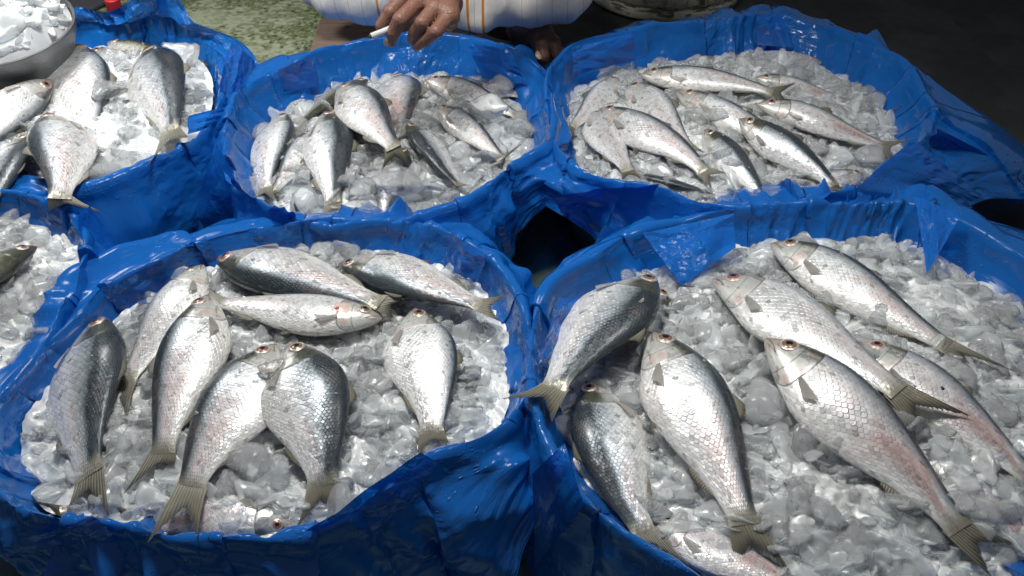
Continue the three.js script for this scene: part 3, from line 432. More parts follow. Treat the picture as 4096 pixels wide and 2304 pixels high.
FISH.forEach(([tub, N, B, t1, t2, s, roll, fat, bend, droop, v, label], fi) => {
  const rnd = rng(3000 + fi), n = V3(N), b = V3(B), X = b.clone().sub(n), L = X.length(); X.normalize();
  const up = new THREE.Vector3(0, 1, 0).addScaledVector(X, -X.y).normalize(), ro = roll * Math.PI / 180;
  const Y = up.clone().cross(X).multiplyScalar(s * Math.cos(ro)).addScaledVector(up, Math.sin(ro)).normalize(), Z = X.clone().cross(Y);
  const o = thing('fish', label, 'fish', 'fresh silver fish on ice in the tubs');
  o.matrixAutoUpdate = true; o.quaternion.setFromRotationMatrix(new THREE.Matrix4().makeBasis(X, Y, Z)); o.position.copy(n); o.updateMatrixWorld(true);
  const wig = .03 * (rnd() - .5), wid = .9 + .24 * rnd(), sway = .02 * (rnd() - .5);
  const spine = (u) => { const k = 4 * u * (1 - u); return [u * L, bend * L * k + wig * L * Math.sin(u * 6.3), s * droop * L * k + sway * L * Math.sin(u * 6.3) * u]; };
  const P = (u, ph) => {                                                  // point on the skin; ph 0 back, pi belly, sign = side
    const c = spine(u), c1 = spine(Math.min(1, u + .01)), c0 = spine(Math.max(0, u - .01)), dx = c1[0] - c0[0], sy = (c1[1] - c0[1]) / dx, sz = (c1[2] - c0[2]) / dx;
    const a = Math.abs(ph), t = a / Math.PI, cs = Math.cos(ph), sn = Math.sin(ph);
    let hy = (cs > 0 ? curve(TOP, u) : curve(BOT, u)) * mix(1 + (fat - 1) * .35, fat, step(.06, .34, u)), w = curve(WID, u) * wid * Math.sqrt(fat);
    const g = gillLine(t);
    let k = 1 + (u < g ? .022 * step(.1, .2, u) * step(.2, .35, t) * (1 - step(.9, 1, t)) : -.02 * (1 - step(g, g + .05, u)));
    const y = Math.sign(cs) * Math.pow(Math.abs(cs), cs < 0 ? .93 : .98) * hy * L * (u < g ? 1 : 1), z = Math.sign(sn) * Math.pow(Math.abs(sn), cs < 0 ? 1.15 : 1.0) * w * L * k;
    return [c[0] - sy * y - sz * z, c[1] + y, c[2] + z];
  };
  for (let k = 0; k < 7; k++) {
    const u = .12 + .8 * rnd(), ph = s * (.5 + 1.9 * rnd()), p = V3(P(u, ph)).applyMatrix4(o.matrixWorld), c = .0014 + .0042 * Math.pow(rnd(), 2.2);
    CHIPS.push(new THREE.Matrix4().compose(p, new THREE.Quaternion().setFromEuler(new THREE.Euler(rnd() * 6, rnd() * 6, rnd() * 6)), new THREE.Vector3(c, c * .8, c)));
  }
  const NU = 96, NP = 56;
  const body = grid(NP, NU, (i, j) => { const q = j / NU, u = q < .3 ? q * q * 1.3 + q * .42 : mix(.243, 1, (q - .3) / .7), ph = (i / NP * 2 - 1) * Math.PI, p = P(u, ph); return [...p, u, Math.abs(ph) / Math.PI]; }, true);
  mesh('body', body, SKINS[v], o);
  // eyes
  for (const side of [-1, 1]) {
    const u = .1, ph = side * 1.34, p = V3(P(u, ph)), du = V3(P(u + .01, ph)).sub(p), dp = V3(P(u, ph + .05)).sub(p), nn = du.cross(dp).normalize().multiplyScalar(1);
    if (nn.z * side < 0) nn.negate();
    const er = .034 * L * Math.sqrt(fat), e = new THREE.Group();
    e.name = 'eye'; o.add(e); e.position.copy(p).addScaledVector(nn, -er * .12); e.quaternion.setFromUnitVectors(new THREE.Vector3(0, 0, 1), nn);
    mesh('eyelid_ring', new THREE.SphereGeometry(er * 1.2, 18, 12).scale(1, 1, .26), ringMat, e);
    mesh('iris', new THREE.SphereGeometry(er, 18, 12).scale(1, 1, .42), fi % 3 ? irisMat : irisRed, e);
    mesh('pupil', new THREE.SphereGeometry(er * .6, 14, 10).scale(1, 1, .42).translate(0, 0, er * .2), pupilMat, e);
  }
  // breast fins lie against the flank
  for (const side of [-1, 1]) {
    const f = grid(8, 10, (i, j) => { const a = i / 8, r = j / 10, u = .235 + r * (.125 - .05 * a) + .002 * rnd(), ph = side * (2.1 + (a - .5) * (.13 + .24 * r * (1 - .5 * r)) + .12 * r), p = P(u, ph), q = P(u, side * 1.57); const k = .0008 + .0018 * r; return [p[0], p[1] - k, p[2] + side * (k + .0015), a, r * .6]; });
    mesh('pectoral_fin', f, pecMat, o);
  }
  const patch = (name, u0, u1, p0, p1, mat, off) => {
    mesh(name, grid(14, 14, (i, j) => { const a = i / 7 - 1, b = j / 7 - 1, r = Math.max(Math.abs(a), Math.abs(b)) || 1, l = Math.hypot(a, b) || 1, k = r / l * (1 + .9 * (n2(Math.atan2(b, a) * 2 + 9, fi, 3) - .6)), u = mix(u0, u1, .5 + .5 * a * k), ph = s * mix(p0, p1, .5 + .5 * b * k), p = P(u, ph); return [p[0], p[1], p[2] + s * off * (1 - .8 * Math.hypot(a * k, b * k)), i / 14, j / 14]; }), mat, o);
  };
  if (label.includes('red torn gill')) { patch('torn_gill', .185, .275, 1.3, 2.0, gillMat, .0016); patch('gill_wound', .225, .262, 1.62, 1.82, bloodMat, .0024); }
  if (label.includes('dark spot')) patch('dark_spot', .455, .475, 1.5, 1.6, pupilMat, .0012);
  const edgeFin = (name, u0, u1, ph, hgt, lean, nr) => {
    const f = grid(nr, 6, (i, j) => { const a = i / nr, u = mix(u0, u1, a), p = P(u, ph), r = j / 6, sgn = Math.cos(ph) > 0 ? 1 : -1, len = hgt * L * Math.sin(Math.PI * Math.pow(clamp(a + .06), .6)) * (.9 + .2 * h2(i, fi, 3)); return [p[0] + lean * len * r, p[1] + sgn * (len * r - .001), p[2] + .25 * len * r * s * Math.sin(a * 3 + fi), a * .5, r]; });
    mesh(name, f, finMat, o);
  };
  edgeFin('dorsal_fin', .42, .56, 0, .034, 1.8, 14);
  edgeFin('pelvic_fin', .47, .52, Math.PI, .032, 1.6, 6);
  edgeFin('anal_fin', .72, .9, Math.PI, .028, .5, 14);
  // forked tail, each ray a line from the root to its own end
  const inv = o.matrixWorld.clone().invert(), root = .056 * L * fat, len = .27 * L;
  const tipA = t1 ? V3(t1).applyMatrix4(inv) : new THREE.Vector3(L + len, .17 * L, 0), tipB = t2 ? V3(t2).applyMatrix4(inv) : new THREE.Vector3(L + len, -.17 * L, 0);
  const [hi, lo] = tipA.y > tipB.y ? [tipA, tipB] : [tipB, tipA];
  const fork = new THREE.Vector3((hi.x + lo.x) / 2, (hi.y + lo.y) / 2, (hi.z + lo.z) / 2).sub(new THREE.Vector3(L, 0, 0)).multiplyScalar(.36).add(new THREE.Vector3(L, 0, 0));
  const NR = 44, tail = grid(NR, 12, (i, j) => {
    const a = i / NR, r = j / 12, ry = mix(root, -root, a), near = Math.abs(a - .5) * 2, tip = a < .5 ? hi : lo, k = Math.pow(near, 1.15);
    const end = fork.clone().lerp(tip, k), rag = 1 - (.04 + .12 * h2(i, fi, 77)) * step(.2, 1, 1 - Math.abs(near - .5)) * (i % 2 ? 1 : .35);
    const start = new THREE.Vector3(L * (1 - .035), ry, 0), m = new THREE.Vector3(L * 1.0 + (end.x - L) * .4, mix(ry, end.y, .28), end.z * .25);
    const q = r * rag, A = (1 - q) * (1 - q), Bq = 2 * q * (1 - q), Cq = q * q;
    const side = (i % 2 ? 1 : -1) * .0004;
    return [start.x * A + m.x * Bq + end.x * Cq, start.y * A + m.y * Bq + end.y * Cq, start.z * A + m.z * Bq + end.z * Cq + side, a, r];
  });
  mesh('tail_fin', tail, finMat, o);
});


{
  const im = new THREE.InstancedMesh(CHUNKS[1], ice, CHIPS.length); CHIPS.forEach((M, n) => im.setMatrixAt(n, M));
  im.name = 'ice_chips'; im.castShadow = im.receiveShadow = true;
  tag(im, 'small chips of ice sticking to the fish', 'ice', null, 'stuff'); scene.add(im);
}
// named pieces of clear ice lying on top
const BIGICE = [
  [[-0.6268, 0.2176, -1.4255], .043, .03, 1, 'largest clear ice lump at the back right of the top left tub'],
  [[-0.6736, 0.2173, -1.4059], .026, .018, 2, 'ice lump left of the largest one in the top left tub'],
  [[-0.7114, 0.2284, -1.2634], .030, .016, 4, 'long clear ice slab between the two bright fish of the top left tub'],
  [[-0.5910, 0.2060, -1.3638], .020, .014, 3, 'small ice lump under the largest one in the top left tub'],
  [[-0.5689, 0.2045, -1.2832], .024, .016, 0, 'ice lump by the tail of the bright fish in the top left tub'],
  [[-0.6404, 0.2065, -1.0202], .036, .020, 5, 'clear rounded ice block at the front rim of the top left tub'],
  [[-0.6133, 0.2066, -1.0691], .046, .018, 2, 'broad wet ice slab behind the front rim of the top left tub'],
  [[-0.8810, 0.2377, -1.2646], .030, .020, 1, 'ice lump under the metal bowl at the left edge'],
  [[-0.1768, 0.2033, -1.0056], .029, .016, 5, 'smooth clear ice lump on the buried fish at the front of the middle tub'],
  [[-0.2369, 0.1896, -1.0168], .022, .013, 3, 'square ice lump right of the upright fish in the middle tub'],
  [[-0.0414, 0.2098, -1.2271], .024, .017, 5, 'round ice lump lying on the brown-headed fish in the middle tub'],
  [[-0.0961, 0.2084, -1.2433], .026, .018, 0, 'ice lump between two fish heads in the middle tub'],
  [[0.0084, 0.1777, -1.2283], .030, .018, 1, 'ice lump at the right wall of the middle tub'],
  [[-0.1068, 0.2051, -1.3073], .020, .014, 2, 'ice lump on the gill of the brown-headed fish in the middle tub'],
  [[-0.0197, 0.1774, -1.3749], .022, .018, 4, 'pointed ice shard by the tail at the back of the middle tub'],
  [[0.6039, 0.1756, -1.1412], .022, .012, 5, 'oval clear ice lump beside the tail at the right of the back right tub'],
  [[0.2301, 0.1666, -1.4649], .022, .015, 1, 'ice lump at the back left of the back right tub'],
  [[0.2971, 0.1600, -1.5203], .018, .016, 3, 'upright ice lump behind the crosswise fish in the back right tub'],
  [[0.4096, 0.1580, -1.5987], .020, .016, 0, 'tall ice lump against the back wall of the back right tub'],
  [[0.2737, 0.1989, -1.2298], .018, .012, 6, 'ice lump between two fish at the left of the back right tub'],
  [[0.3535, 0.2024, -1.2210], .018, .012, 4, 'ice lump in the middle of the back right tub'],
  [[0.5529, 0.1888, -1.4107], .024, .016, 2, 'ice lump in front of the pale fish in the back right tub'],
  [[0.4400, 0.1804, -1.0552], .020, .013, 3, 'ice lump at the front rim of the back right tub'],
  [[-0.2779, 0.2067, -0.4935], .016, .011, 5, 'clear ice lump between the two middle fish of the front left tub'],
  [[-0.2684, 0.2450, -0.5967], .014, .010, 1, 'melting ice lump resting on two fish heads in the front left tub'],
  [[-0.4143, 0.2027, -0.5210], .024, .010, 2, 'broad clear ice slab beside the leftmost fish of the front left tub'],
  [[-0.2965, 0.1943, -0.8628], .014, .012, 0, 'clear ice lump at the back wall of the front left tub'],
  [[-0.2310, 0.1985, -0.8559], .016, .013, 4, 'glassy ice lump behind the crosswise fish in the front left tub'],
  [[0.5218, 0.2057, -0.8384], .0125, .0125, 7, 'round ball of clear ice at the back wall of the front right tub'],
  [[0.4669, 0.2106, -0.8472], .012, .024, 3, 'upright ice spike at the back of the front right tub'],
  [[0.2725, 0.2207, -0.5656], .020, .016, 5, 'oval ice lump between the two largest fish of the front right tub'],
  [[0.3900, 0.2150, -0.4384], .019, .014, 1, 'heart shaped ice lump beside the long pinkish fish'],
  [[0.3679, 0.2183, -0.4812], .020, .010, 6, 'long ice slab against the belly of the long pinkish fish'],
  [[0.5074, 0.2161, -0.6120], .020, .014, 2, 'ice lump near the tail of the rearmost fish in the front right tub'],
];
const ballIce = new THREE.IcosahedronGeometry(1, 4);
BIGICE.forEach(([p, r, h, k, label], i) => {
  const m = tag(mesh(numbered('ice_lump'), k === 7 ? ballIce : CHUNKS[k], clearIce), label, 'ice', 'large lumps of ice lying on the heaps');
  const flat = [.5, .7, .35, .8, .42, .6, .28, 1][k];
  m.position.set(...p); m.scale.set(r, h / flat, r); m.rotation.set((h2(i, 1, 8) - .5) * .5, h2(i, 2, 8) * 6.3, (h2(i, 3, 8) - .5) * .5);
});

// ------------------------------------------------------------------ metal bowl of ice
const metal = new THREE.MeshStandardMaterial({ color: new THREE.Color().setRGB(.20, .205, .215), metalness: .8, roughness: .42, bumpScale: .0006, bumpMap: tex(256, 512, (u, v) => { const h = .5 * n2(u * 6, v * 260, 2) + .3 * n2(u * 3, v * 90, 3) + .2 * fbm(u * 20, v * 20, 4); return [h, h, h]; }, false, true), side: THREE.DoubleSide });
{
  const bowl = new THREE.Group(), o = thing('metal_bowl', 'dented grey metal bowl heaped with crushed ice, top left corner', 'bowl');
  const p = [[.0, -.088], [.06, -.086], [.088, -.076], [.108, -.05], [.121, -.018], [.126, .0], [.129, .003], [.130, .001], [.1255, -.018], [.112, -.052], [.09, -.08], [.06, -.090], [0, -.092]];
  mesh('shell', new THREE.LatheGeometry(p.map((q) => new THREE.Vector2(Math.max(q[0], 1e-4), q[1])), 72), metal, o);
  mesh('rolled_rim', new THREE.TorusGeometry(.1275, .0024, 10, 90).rotateX(Math.PI / 2).translate(0, .001, 0), metal, o);
  const at = [-0.9212, 0.3120, -1.3398];
  o.position.set(...at); o.rotation.set(.10, 0, -.06); o.scale.setScalar(1.1);
  const heap = thing('crushed_ice', 'white crushed ice heaped in the metal bowl', 'ice'); heap.userData.kind = 'stuff';
  heap.position.copy(o.position); heap.rotation.copy(o.rotation); heap.scale.copy(o.scale);
  const top = (x, z) => { const r = Math.hypot(x, z) / .122; return -.008 + .062 * Math.pow(Math.max(0, 1 - r * r), .8) * (.75 + .5 * n2(x * 22 + 5, z * 22, 8)) + .012 * (fbm(x * 60, z * 60, 3, 3) - .5) + .014 * crumple(x * 40, z * 40, 5); };
  mesh('ice_bed', grid(80, 30, (i, j) => { const th = i / 80 * 6.2831853, r = .122 * j / 30, x = Math.cos(th) * r, z = Math.sin(th) * r; return [x, top(x, z), z, x * 5, z * 5]; }, true), snow, heap);
  const rnd = rng(77), q = new THREE.Quaternion(), e = new THREE.Euler(), M = new THREE.Matrix4();
  const whiteIce = new THREE.MeshPhysicalMaterial({ color: new THREE.Color().setRGB(.93, .95, .96), roughness: .5, ior: 1.31, transmission: .4, thickness: 0 });
  [0, 4, 5].forEach((k) => {
    const im = new THREE.InstancedMesh(CHUNKS[k], whiteIce, 170); im.name = 'ice_pieces'; im.userData.kind = 'stuff'; im.castShadow = im.receiveShadow = true;
    for (let n = 0; n < 170; n++) {
      const th = rnd() * 6.2831853, r = .115 * Math.sqrt(rnd()), x = Math.cos(th) * r, z = Math.sin(th) * r, s = .003 + .015 * Math.pow(rnd(), 2.2);
      q.setFromEuler(e.set(rnd() * 2 - 1, rnd() * 6.3, rnd() * 2 - 1));
      im.setMatrixAt(n, M.compose(new THREE.Vector3(x, top(x, z) + (rnd() - .4) * s * .6, z), q, new THREE.Vector3(s, s, s)));
    }
    heap.add(im);
  });
}

// ------------------------------------------------------------------ mossy concrete, board, bottle
{
  const moss = new THREE.MeshStandardMaterial({ roughness: .8, bumpScale: .003,
    bumpMap: tex(1024, 1024, (u, v) => { const h = .6 * n2(u * 150, v * 150, 5) + .4 * fbm(u * 40, v * 40, 6); return [h, h, h]; }, false, true),
    map: tex(1280, 960, (u, v) => {
      const big = fbm(u * 12, v * 9, 14, 5), sp = n2(u * 330, v * 240, 15), sp2 = n2(u * 220 + 7, v * 160, 16), g = step(.26, .5, big + .35 * (sp2 - .5)), d = step(.62, .8, sp) * g, l = step(.68, .85, sp2);
      const c = [mix(.30, .115, g), mix(.33, .145, g), mix(.23, .055, g)];
      return c.map((q, k) => mix(mix(q, [.022, .03, .012][k], d * .85), [.32, .34, .26][k], l * .45 * (1 - d)) * (.85 + .3 * n2(u * 320, v * 320, 17)));
    }, true, true) });
  const a = [-0.4361, 0.0200, -2.0708], g = new THREE.BoxGeometry(2.2, .05, 1.6, 1, 1, 1);
  for (let i = 0, uv = g.attributes.uv; i < uv.count; i++) uv.setXY(i, uv.getX(i), uv.getY(i));
  const m = tag(mesh('concrete_slab', g, moss), null, null, null, 'structure');
  m.position.set(a[0] - 1.1, .0255, a[2] - .32); m.rotation.y = .03;
  const sheet = new RoundedBoxGeometry(.30, .012, .34, 2, .004), rb = tag(mesh('rubber_mat', sheet, new THREE.MeshStandardMaterial({ color: new THREE.Color().setRGB(.045, .047, .055), roughness: .7 })), 'dark grey rubber mat behind the metal bowl', 'mat');
  const c = [-1.2173, 0.0580, -2.0577]; rb.position.set(c[0] - .02, .058, c[2]); rb.rotation.y = -.35;
  const b = thing('bottle', 'bottle with red cap behind the top left tub', 'bottle'), bp = [-0.7992, 0.2600, -1.5600];
  const glass = new THREE.MeshPhysicalMaterial({ color: 0xffffff, roughness: .08, transmission: 1, thickness: 0, ior: 1.45 });
  b.position.set(bp[0], .052, bp[2]);
  const hgt = bp[1] - .052;
  mesh('bottle_body', new THREE.LatheGeometry([[.0001, 0], [.03, 0], [.032, .008], [.032, hgt * .6], [.026, hgt * .75], [.0125, hgt * .88], [.0125, hgt - .004]].map((q) => new THREE.Vector2(...q)), 28), glass, b);
  const cp = [[.0001, .012], [.0125, .012], [.0145, .010], [.015, -.012], [.0128, -.012]].map((q) => new THREE.Vector2(...q));
  const cap = mesh('cap', new THREE.LatheGeometry(cp, 28), new THREE.MeshStandardMaterial({ color: new THREE.Color().setRGB(.42, .02, .02), roughness: .4 }), b); cap.position.y = hgt;
  mesh('cap_ring', new THREE.TorusGeometry(.0142, .0014, 8, 28).rotateX(Math.PI / 2).translate(0, -.016, 0), cap.material, cap);
}

// ------------------------------------------------------------------ ribbed bucket
{
  const o = thing('ribbed_bucket', 'grimy cream plastic bucket with moulded rings behind the right back tub', 'bucket');
  const c = [0.4315, 0.0000, -2.0507], R0 = .215;
  const P = [[.0001, .002], [R0 - .012, .002], [R0, .012], [R0, .03], [R0 - .009, .034], [R0 - .012, .042], [R0 - .004, .046], [R0 - .001, .072], [R0 - .009, .078], [R0 - .012, .088], [R0 - .003, .093], [R0 + .001, .118], [R0 - .008, .124], [R0 - .004, .21], [R0 + .006, .22], [R0 + .008, .24], [R0 - .001, .242], [R0 - .006, .21], [R0 - .016, .03], [.0001, .028]];
  const grime = new THREE.MeshStandardMaterial({ roughness: .55, side: THREE.DoubleSide, bumpScale: .002, bumpMap: tex(512, 512, (u, v) => { const h = fbm(u * 60, v * 40, 4); return [h, h, h]; }, false, true),
    map: tex(1024, 512, (u, v) => { const n = fbm(u * 34, v * 26, 21, 5), n1 = fbm(u * 120, v * 60, 22), d = step(.5, .68, n + .22 * (n1 - .5)), k = step(.62, .78, n1) * .6; return [mix(.56, .07, Math.max(d * .9, k)), mix(.55, .06, Math.max(d * .9, k)), mix(.44, .03, Math.max(d * .9, k))]; }, true, true) });
  const body = mesh('bucket_body', new THREE.LatheGeometry(P.map((q) => new THREE.Vector2(...q)), 96), grime, o);
  for (let k = 0; k < 24; k++) {                                            // moulded ribs between the rings
    const r = mesh('rib', new RoundedBoxGeometry(.004, .026, .008, 1, .0012), grime, body), th = k / 24 * 6.2831853 + .12;
    r.position.set(Math.cos(th) * (R0 - .001), .06, Math.sin(th) * (R0 - .001)); r.rotation.y = -th + Math.PI / 2;
  }
  o.position.set(c[0], .001, c[2] - R0);
}

// ------------------------------------------------------------------ low wooden stool
{
  const wood = new THREE.MeshStandardMaterial({ roughness: .7, bumpScale: .002, bumpMap: tex(512, 256, (u, v) => { const h = .6 * n2(u * 8 + n2(u * 3, v * 3, 1), v * 70, 2) + .4 * fbm(u * 40, v * 60, 3); return [h, h, h]; }, false, true),
    map: tex(512, 256, (u, v) => { const g = .55 * n2(u * 7 + 2 * n2(u * 2, v * 2, 1), v * 60, 2) + .45 * fbm(u * 20, v * 30, 5), k = .6 + .7 * g, kn = step(.05, .02, Math.hypot((u - .22) * 2, v - .7)); return [.17 * k * (1 - .7 * kn), .115 * k * (1 - .7 * kn), .085 * k * (1 - .7 * kn)]; }, true, true) });
  const o = thing('wooden_stool', 'worn brown wooden stool under the seated person', 'stool'), c = [-0.2754, 0.1650, -1.6224];
  o.position.set(c[0], 0, c[2]); o.rotation.y = .05;
  mesh('seat', new RoundedBoxGeometry(.30, .035, .17, 2, .005).translate(0, .148, -.02), wood, o);
  for (const [x, z] of [[-.1, -.08], [.1, -.08], [-.1, .04], [.1, .04]]) mesh('leg', new RoundedBoxGeometry(.035, .128, .03, 2, .004).translate(x, .0645, z), wood, o);
}

// ------------------------------------------------------------------ seated person
function surfaceNet(sdf, lo, hi, cell) {                                   // smooth skin round a distance field
  const n = [0, 1, 2].map((k) => Math.ceil((hi[k] - lo[k]) / cell) + 1), [nx, ny, nz] = n, F = new Float32Array(nx * ny * nz), id = new Int32Array(nx * ny * nz).fill(-1), p = [], idx = [];
  const at = (i, j, k) => (k * ny + j) * nx + i;
  for (let k = 0; k < nz; k++) for (let j = 0; j < ny; j++) for (let i = 0; i < nx; i++) F[at(i, j, k)] = sdf(lo[0] + i * cell, lo[1] + j * cell, lo[2] + k * cell);
  for (let k = 0; k < nz - 1; k++) for (let j = 0; j < ny - 1; j++) for (let i = 0; i < nx - 1; i++) {
    let c = 0, x = 0, y = 0, z = 0;
    const f = (a, b, d) => F[at(i + a, j + b, k + d)];
    const E = [[0, 0, 0, 1, 0, 0], [0, 1, 0, 1, 1, 0], [0, 0, 1, 1, 0, 1], [0, 1, 1, 1, 1, 1], [0, 0, 0, 0, 1, 0], [1, 0, 0, 1, 1, 0], [0, 0, 1, 0, 1, 1], [1, 0, 1, 1, 1, 1], [0, 0, 0, 0, 0, 1], [1, 0, 0, 1, 0, 1], [0, 1, 0, 0, 1, 1], [1, 1, 0, 1, 1, 1]];
    for (const e of E) { const a = f(e[0], e[1], e[2]), b = f(e[3], e[4], e[5]); if ((a < 0) !== (b < 0)) { const t = a / (a - b); x += mix(e[0], e[3], t); y += mix(e[1], e[4], t); z += mix(e[2], e[5], t); c++; } }
    if (c) { id[at(i, j, k)] = p.length / 3; p.push(lo[0] + (i + x / c) * cell, lo[1] + (j + y / c) * cell, lo[2] + (k + z / c) * cell); }
  }
  const quad = (a, b, c, d, flip) => { if (a < 0 || b < 0 || c < 0 || d < 0) return; flip ? idx.push(a, c, b, a, d, c) : idx.push(a, b, c, a, c, d); };
  for (let k = 1; k < nz - 1; k++) for (let j = 1; j < ny - 1; j++) for (let i = 1; i < nx - 1; i++) {
    const a = F[at(i, j, k)] < 0;
    if (a !== F[at(i + 1, j, k)] < 0) quad(id[at(i, j - 1, k - 1)], id[at(i, j, k - 1)], id[at(i, j, k)], id[at(i, j - 1, k)], !a);
    if (a !== F[at(i, j + 1, k)] < 0) quad(id[at(i - 1, j, k - 1)], id[at(i - 1, j, k)], id[at(i, j, k)], id[at(i, j, k - 1)], !a);
    if (a !== F[at(i, j, k + 1)] < 0) quad(id[at(i - 1, j - 1, k)], id[at(i, j - 1, k)], id[at(i, j, k)], id[at(i - 1, j, k)], !a);
  }
  const g = new THREE.BufferGeometry(), nor = new Float32Array(p.length), e = cell * .5;
  for (let q = 0; q < p.length; q += 3) {
    const [x, y, z] = [p[q], p[q + 1], p[q + 2]], a = sdf(x + e, y, z) - sdf(x - e, y, z), b = sdf(x, y + e, z) - sdf(x, y - e, z), c = sdf(x, y, z + e) - sdf(x, y, z - e), l = Math.hypot(a, b, c) || 1;
    nor[q] = a / l; nor[q + 1] = b / l; nor[q + 2] = c / l;
  }
  g.setAttribute('position', new THREE.Float32BufferAttribute(p, 3)); g.setAttribute('normal', new THREE.BufferAttribute(nor, 3)); g.setIndex(idx);
  return g;
}
function limbs(bones) {                                                    // tapered capsules joined by a smooth minimum
  return (x, y, z) => {
    let d = 1e3;
    for (const [a, b, ra, rb, k] of bones) {
      const ex = b[0] - a[0], ey = b[1] - a[1], ez = b[2] - a[2], px = x - a[0], py = y - a[1], pz = z - a[2], t = clamp((px * ex + py * ey + pz * ez) / (ex * ex + ey * ey + ez * ez + 1e-9));
      const e = Math.hypot(px - ex * t, py - ey * t, pz - ez * t) - mix(ra, rb, t), h = clamp(.5 + .5 * (d - e) / k);
      d = mix(d, e, h) - k * h * (1 - h);
    }
    return d;
  };
}
function boxed(bones, pad) { const lo = [9, 9, 9], hi = [-9, -9, -9]; for (const [a, b, ra, rb] of bones) for (let k = 0; k < 3; k++) { lo[k] = Math.min(lo[k], a[k] - ra - pad, b[k] - rb - pad); hi[k] = Math.max(hi[k], a[k] + ra + pad, b[k] + rb + pad); } return [lo, hi]; }
function planarUV(g, s) { const p = g.attributes.position, uv = []; for (let i = 0; i < p.count; i++) uv.push((p.getX(i) + .15 * p.getZ(i)) * s, (p.getY(i) * .8 - p.getZ(i)) * s); g.setAttribute('uv', new THREE.Float32BufferAttribute(uv, 2)); return g; }
{
  const o = thing('person', 'person in a white striped wrap sitting behind the middle tub, holding a cigarette', 'person');
  const skinMat = new THREE.MeshPhysicalMaterial({ color: new THREE.Color().setRGB(.20, .095, .065), roughness: .48, bumpScale: .0011, bumpMap: tex(512, 512, (u, v) => { const h = .5 * fbm(u * 40, v * 40, 4) + .5 * (1 - Math.abs(2 * n2(u * 90, v * 90, 5) - 1)); return [h, h, h]; }, false, true), sheen: .2 });
  // joints of the smoking hand
  const wrist = [-0.1055, 0.4250, -1.2745], palm = [-0.1192, 0.4140, -1.2247], im = [-0.1603, 0.4200, -1.2190], mm = [-0.1391, 0.4200, -1.1880], rm = [-0.1166, 0.4140, -1.1727], lm = [-0.0952, 0.4040, -1.1672];
  const ip = [-0.1860, 0.4040, -1.1819], it = [-0.2023, 0.3850, -1.1735], mp = [-0.1670, 0.4080, -1.1435], md = [-0.1786, 0.3880, -1.1440], mt = [-0.1853, 0.3700, -1.1502], rp = [-0.1340, 0.4040, -1.1414], rd = [-0.1468, 0.3860, -1.1485], rt = [-0.1540, 0.3700, -1.1600], lp = [-0.1134, 0.3960, -1.1289], ld = [-0.1309, 0.3780, -1.1384], lt = [-0.1462, 0.3640, -1.1494], th = [-0.0950, 0.3760, -1.2028], tm = [-0.0928, 0.3980, -1.2268];
  const elbow = [.16, .47, -1.52], shoulder = [.17, .66, -1.76], K = .010;
  const hand = [[wrist, palm, .025, .028, .02], [palm, im, .022, .0135, .012], [palm, mm, .024, .0140, .012], [palm, rm, .024, .0135, .012], [palm, lm, .022, .0125, .012], [wrist, lm, .021, .0135, .016],
    [im, ip, .0125, .0115, .003], [ip, it, .0112, .0088, .002], [mm, mp, .0125, .0118, .003], [mp, md, .0112, .0100, .002], [md, mt, .0100, .0082, .002], [rm, rp, .0120, .0112, .003], [rp, rd, .0106, .0098, .002], [rd, rt, .0098, .0082, .002], [lm, lp, .0112, .0104, .003], [lp, ld, .0098, .0090, .002], [ld, lt, .0090, .0078, .002], [wrist, tm, .018, .015, .012], [tm, th, .0135, .0098, .006],
    [wrist, [mix(wrist[0], elbow[0], .2), mix(wrist[1], elbow[1], .2), mix(wrist[2], elbow[2], .2)], .025, .028, .015]];
  // foot under the cloth
  const heel = [0.0252, 0.1900, -1.6099], ball = [0.0535, 0.1850, -1.5937], bt1 = [0.0578, 0.1760, -1.5600], bt2 = [0.0642, 0.1600, -1.5384], t21 = [0.0866, 0.1720, -1.5761], t22 = [0.0900, 0.1560, -1.5614], a31 = [0.1009, 0.1500, -1.5778];
  const foot = [[heel, ball, .034, .034, .02], [ball, bt1, .024, .017, .012], [bt1, bt2, .017, .0145, .006], [ball, t21, .026, .016, .01], [t21, t22, .0155, .013, .005], [ball, a31, .024, .012, .008], [heel, [0.0176, 0.2400, -1.5531], .032, .034, .02]];
  const bodyBones = [[[.0, .20, -1.86], [.0, .42, -1.90], .14, .13, .08], [[.0, .42, -1.90], [.0, .66, -1.84], .13, .13, .08], [[-.15, .66, -1.84], [.15, .66, -1.82], .06, .06, .06], [[.0, .70, -1.82], [.0, .78, -1.79], .05, .05, .04], [[.0, .85, -1.77], [.0, .93, -1.78], .075, .085, .03], [[.0, .86, -1.71], [.0, .835, -1.715], .02, .03, .02],
    [shoulder, elbow, .05, .038, .03], [elbow, wrist, .036, .026, .02], [[-.18, .66, -1.84], [-.30, .44, -1.72], .05, .04, .03], [[-.30, .44, -1.72], [-.22, .36, -1.55], .036, .028, .02]];
  const parts = [[hand, .0032], [foot, .004], [bodyBones, .014]].map(([b, c]) => surfaceNet(limbs(b), ...boxed(b, .03), c));
  mesh('body', planarUV(mergeGeometries(parts), 4), skinMat, o);
  const eyeMat = new THREE.MeshStandardMaterial({ color: new THREE.Color().setRGB(.03, .02, .015), roughness: .2 }), hairMat = new THREE.MeshStandardMaterial({ color: new THREE.Color().setRGB(.012, .01, .009), roughness: .7 });
  for (const e of [-.03, .03]) mesh('eye', new THREE.SphereGeometry(.011, 14, 10).translate(e, .888, -1.702), eyeMat, o);
  const scalp = limbs([[[.0, .90, -1.80], [.0, .945, -1.79], .086, .086, .02]]);
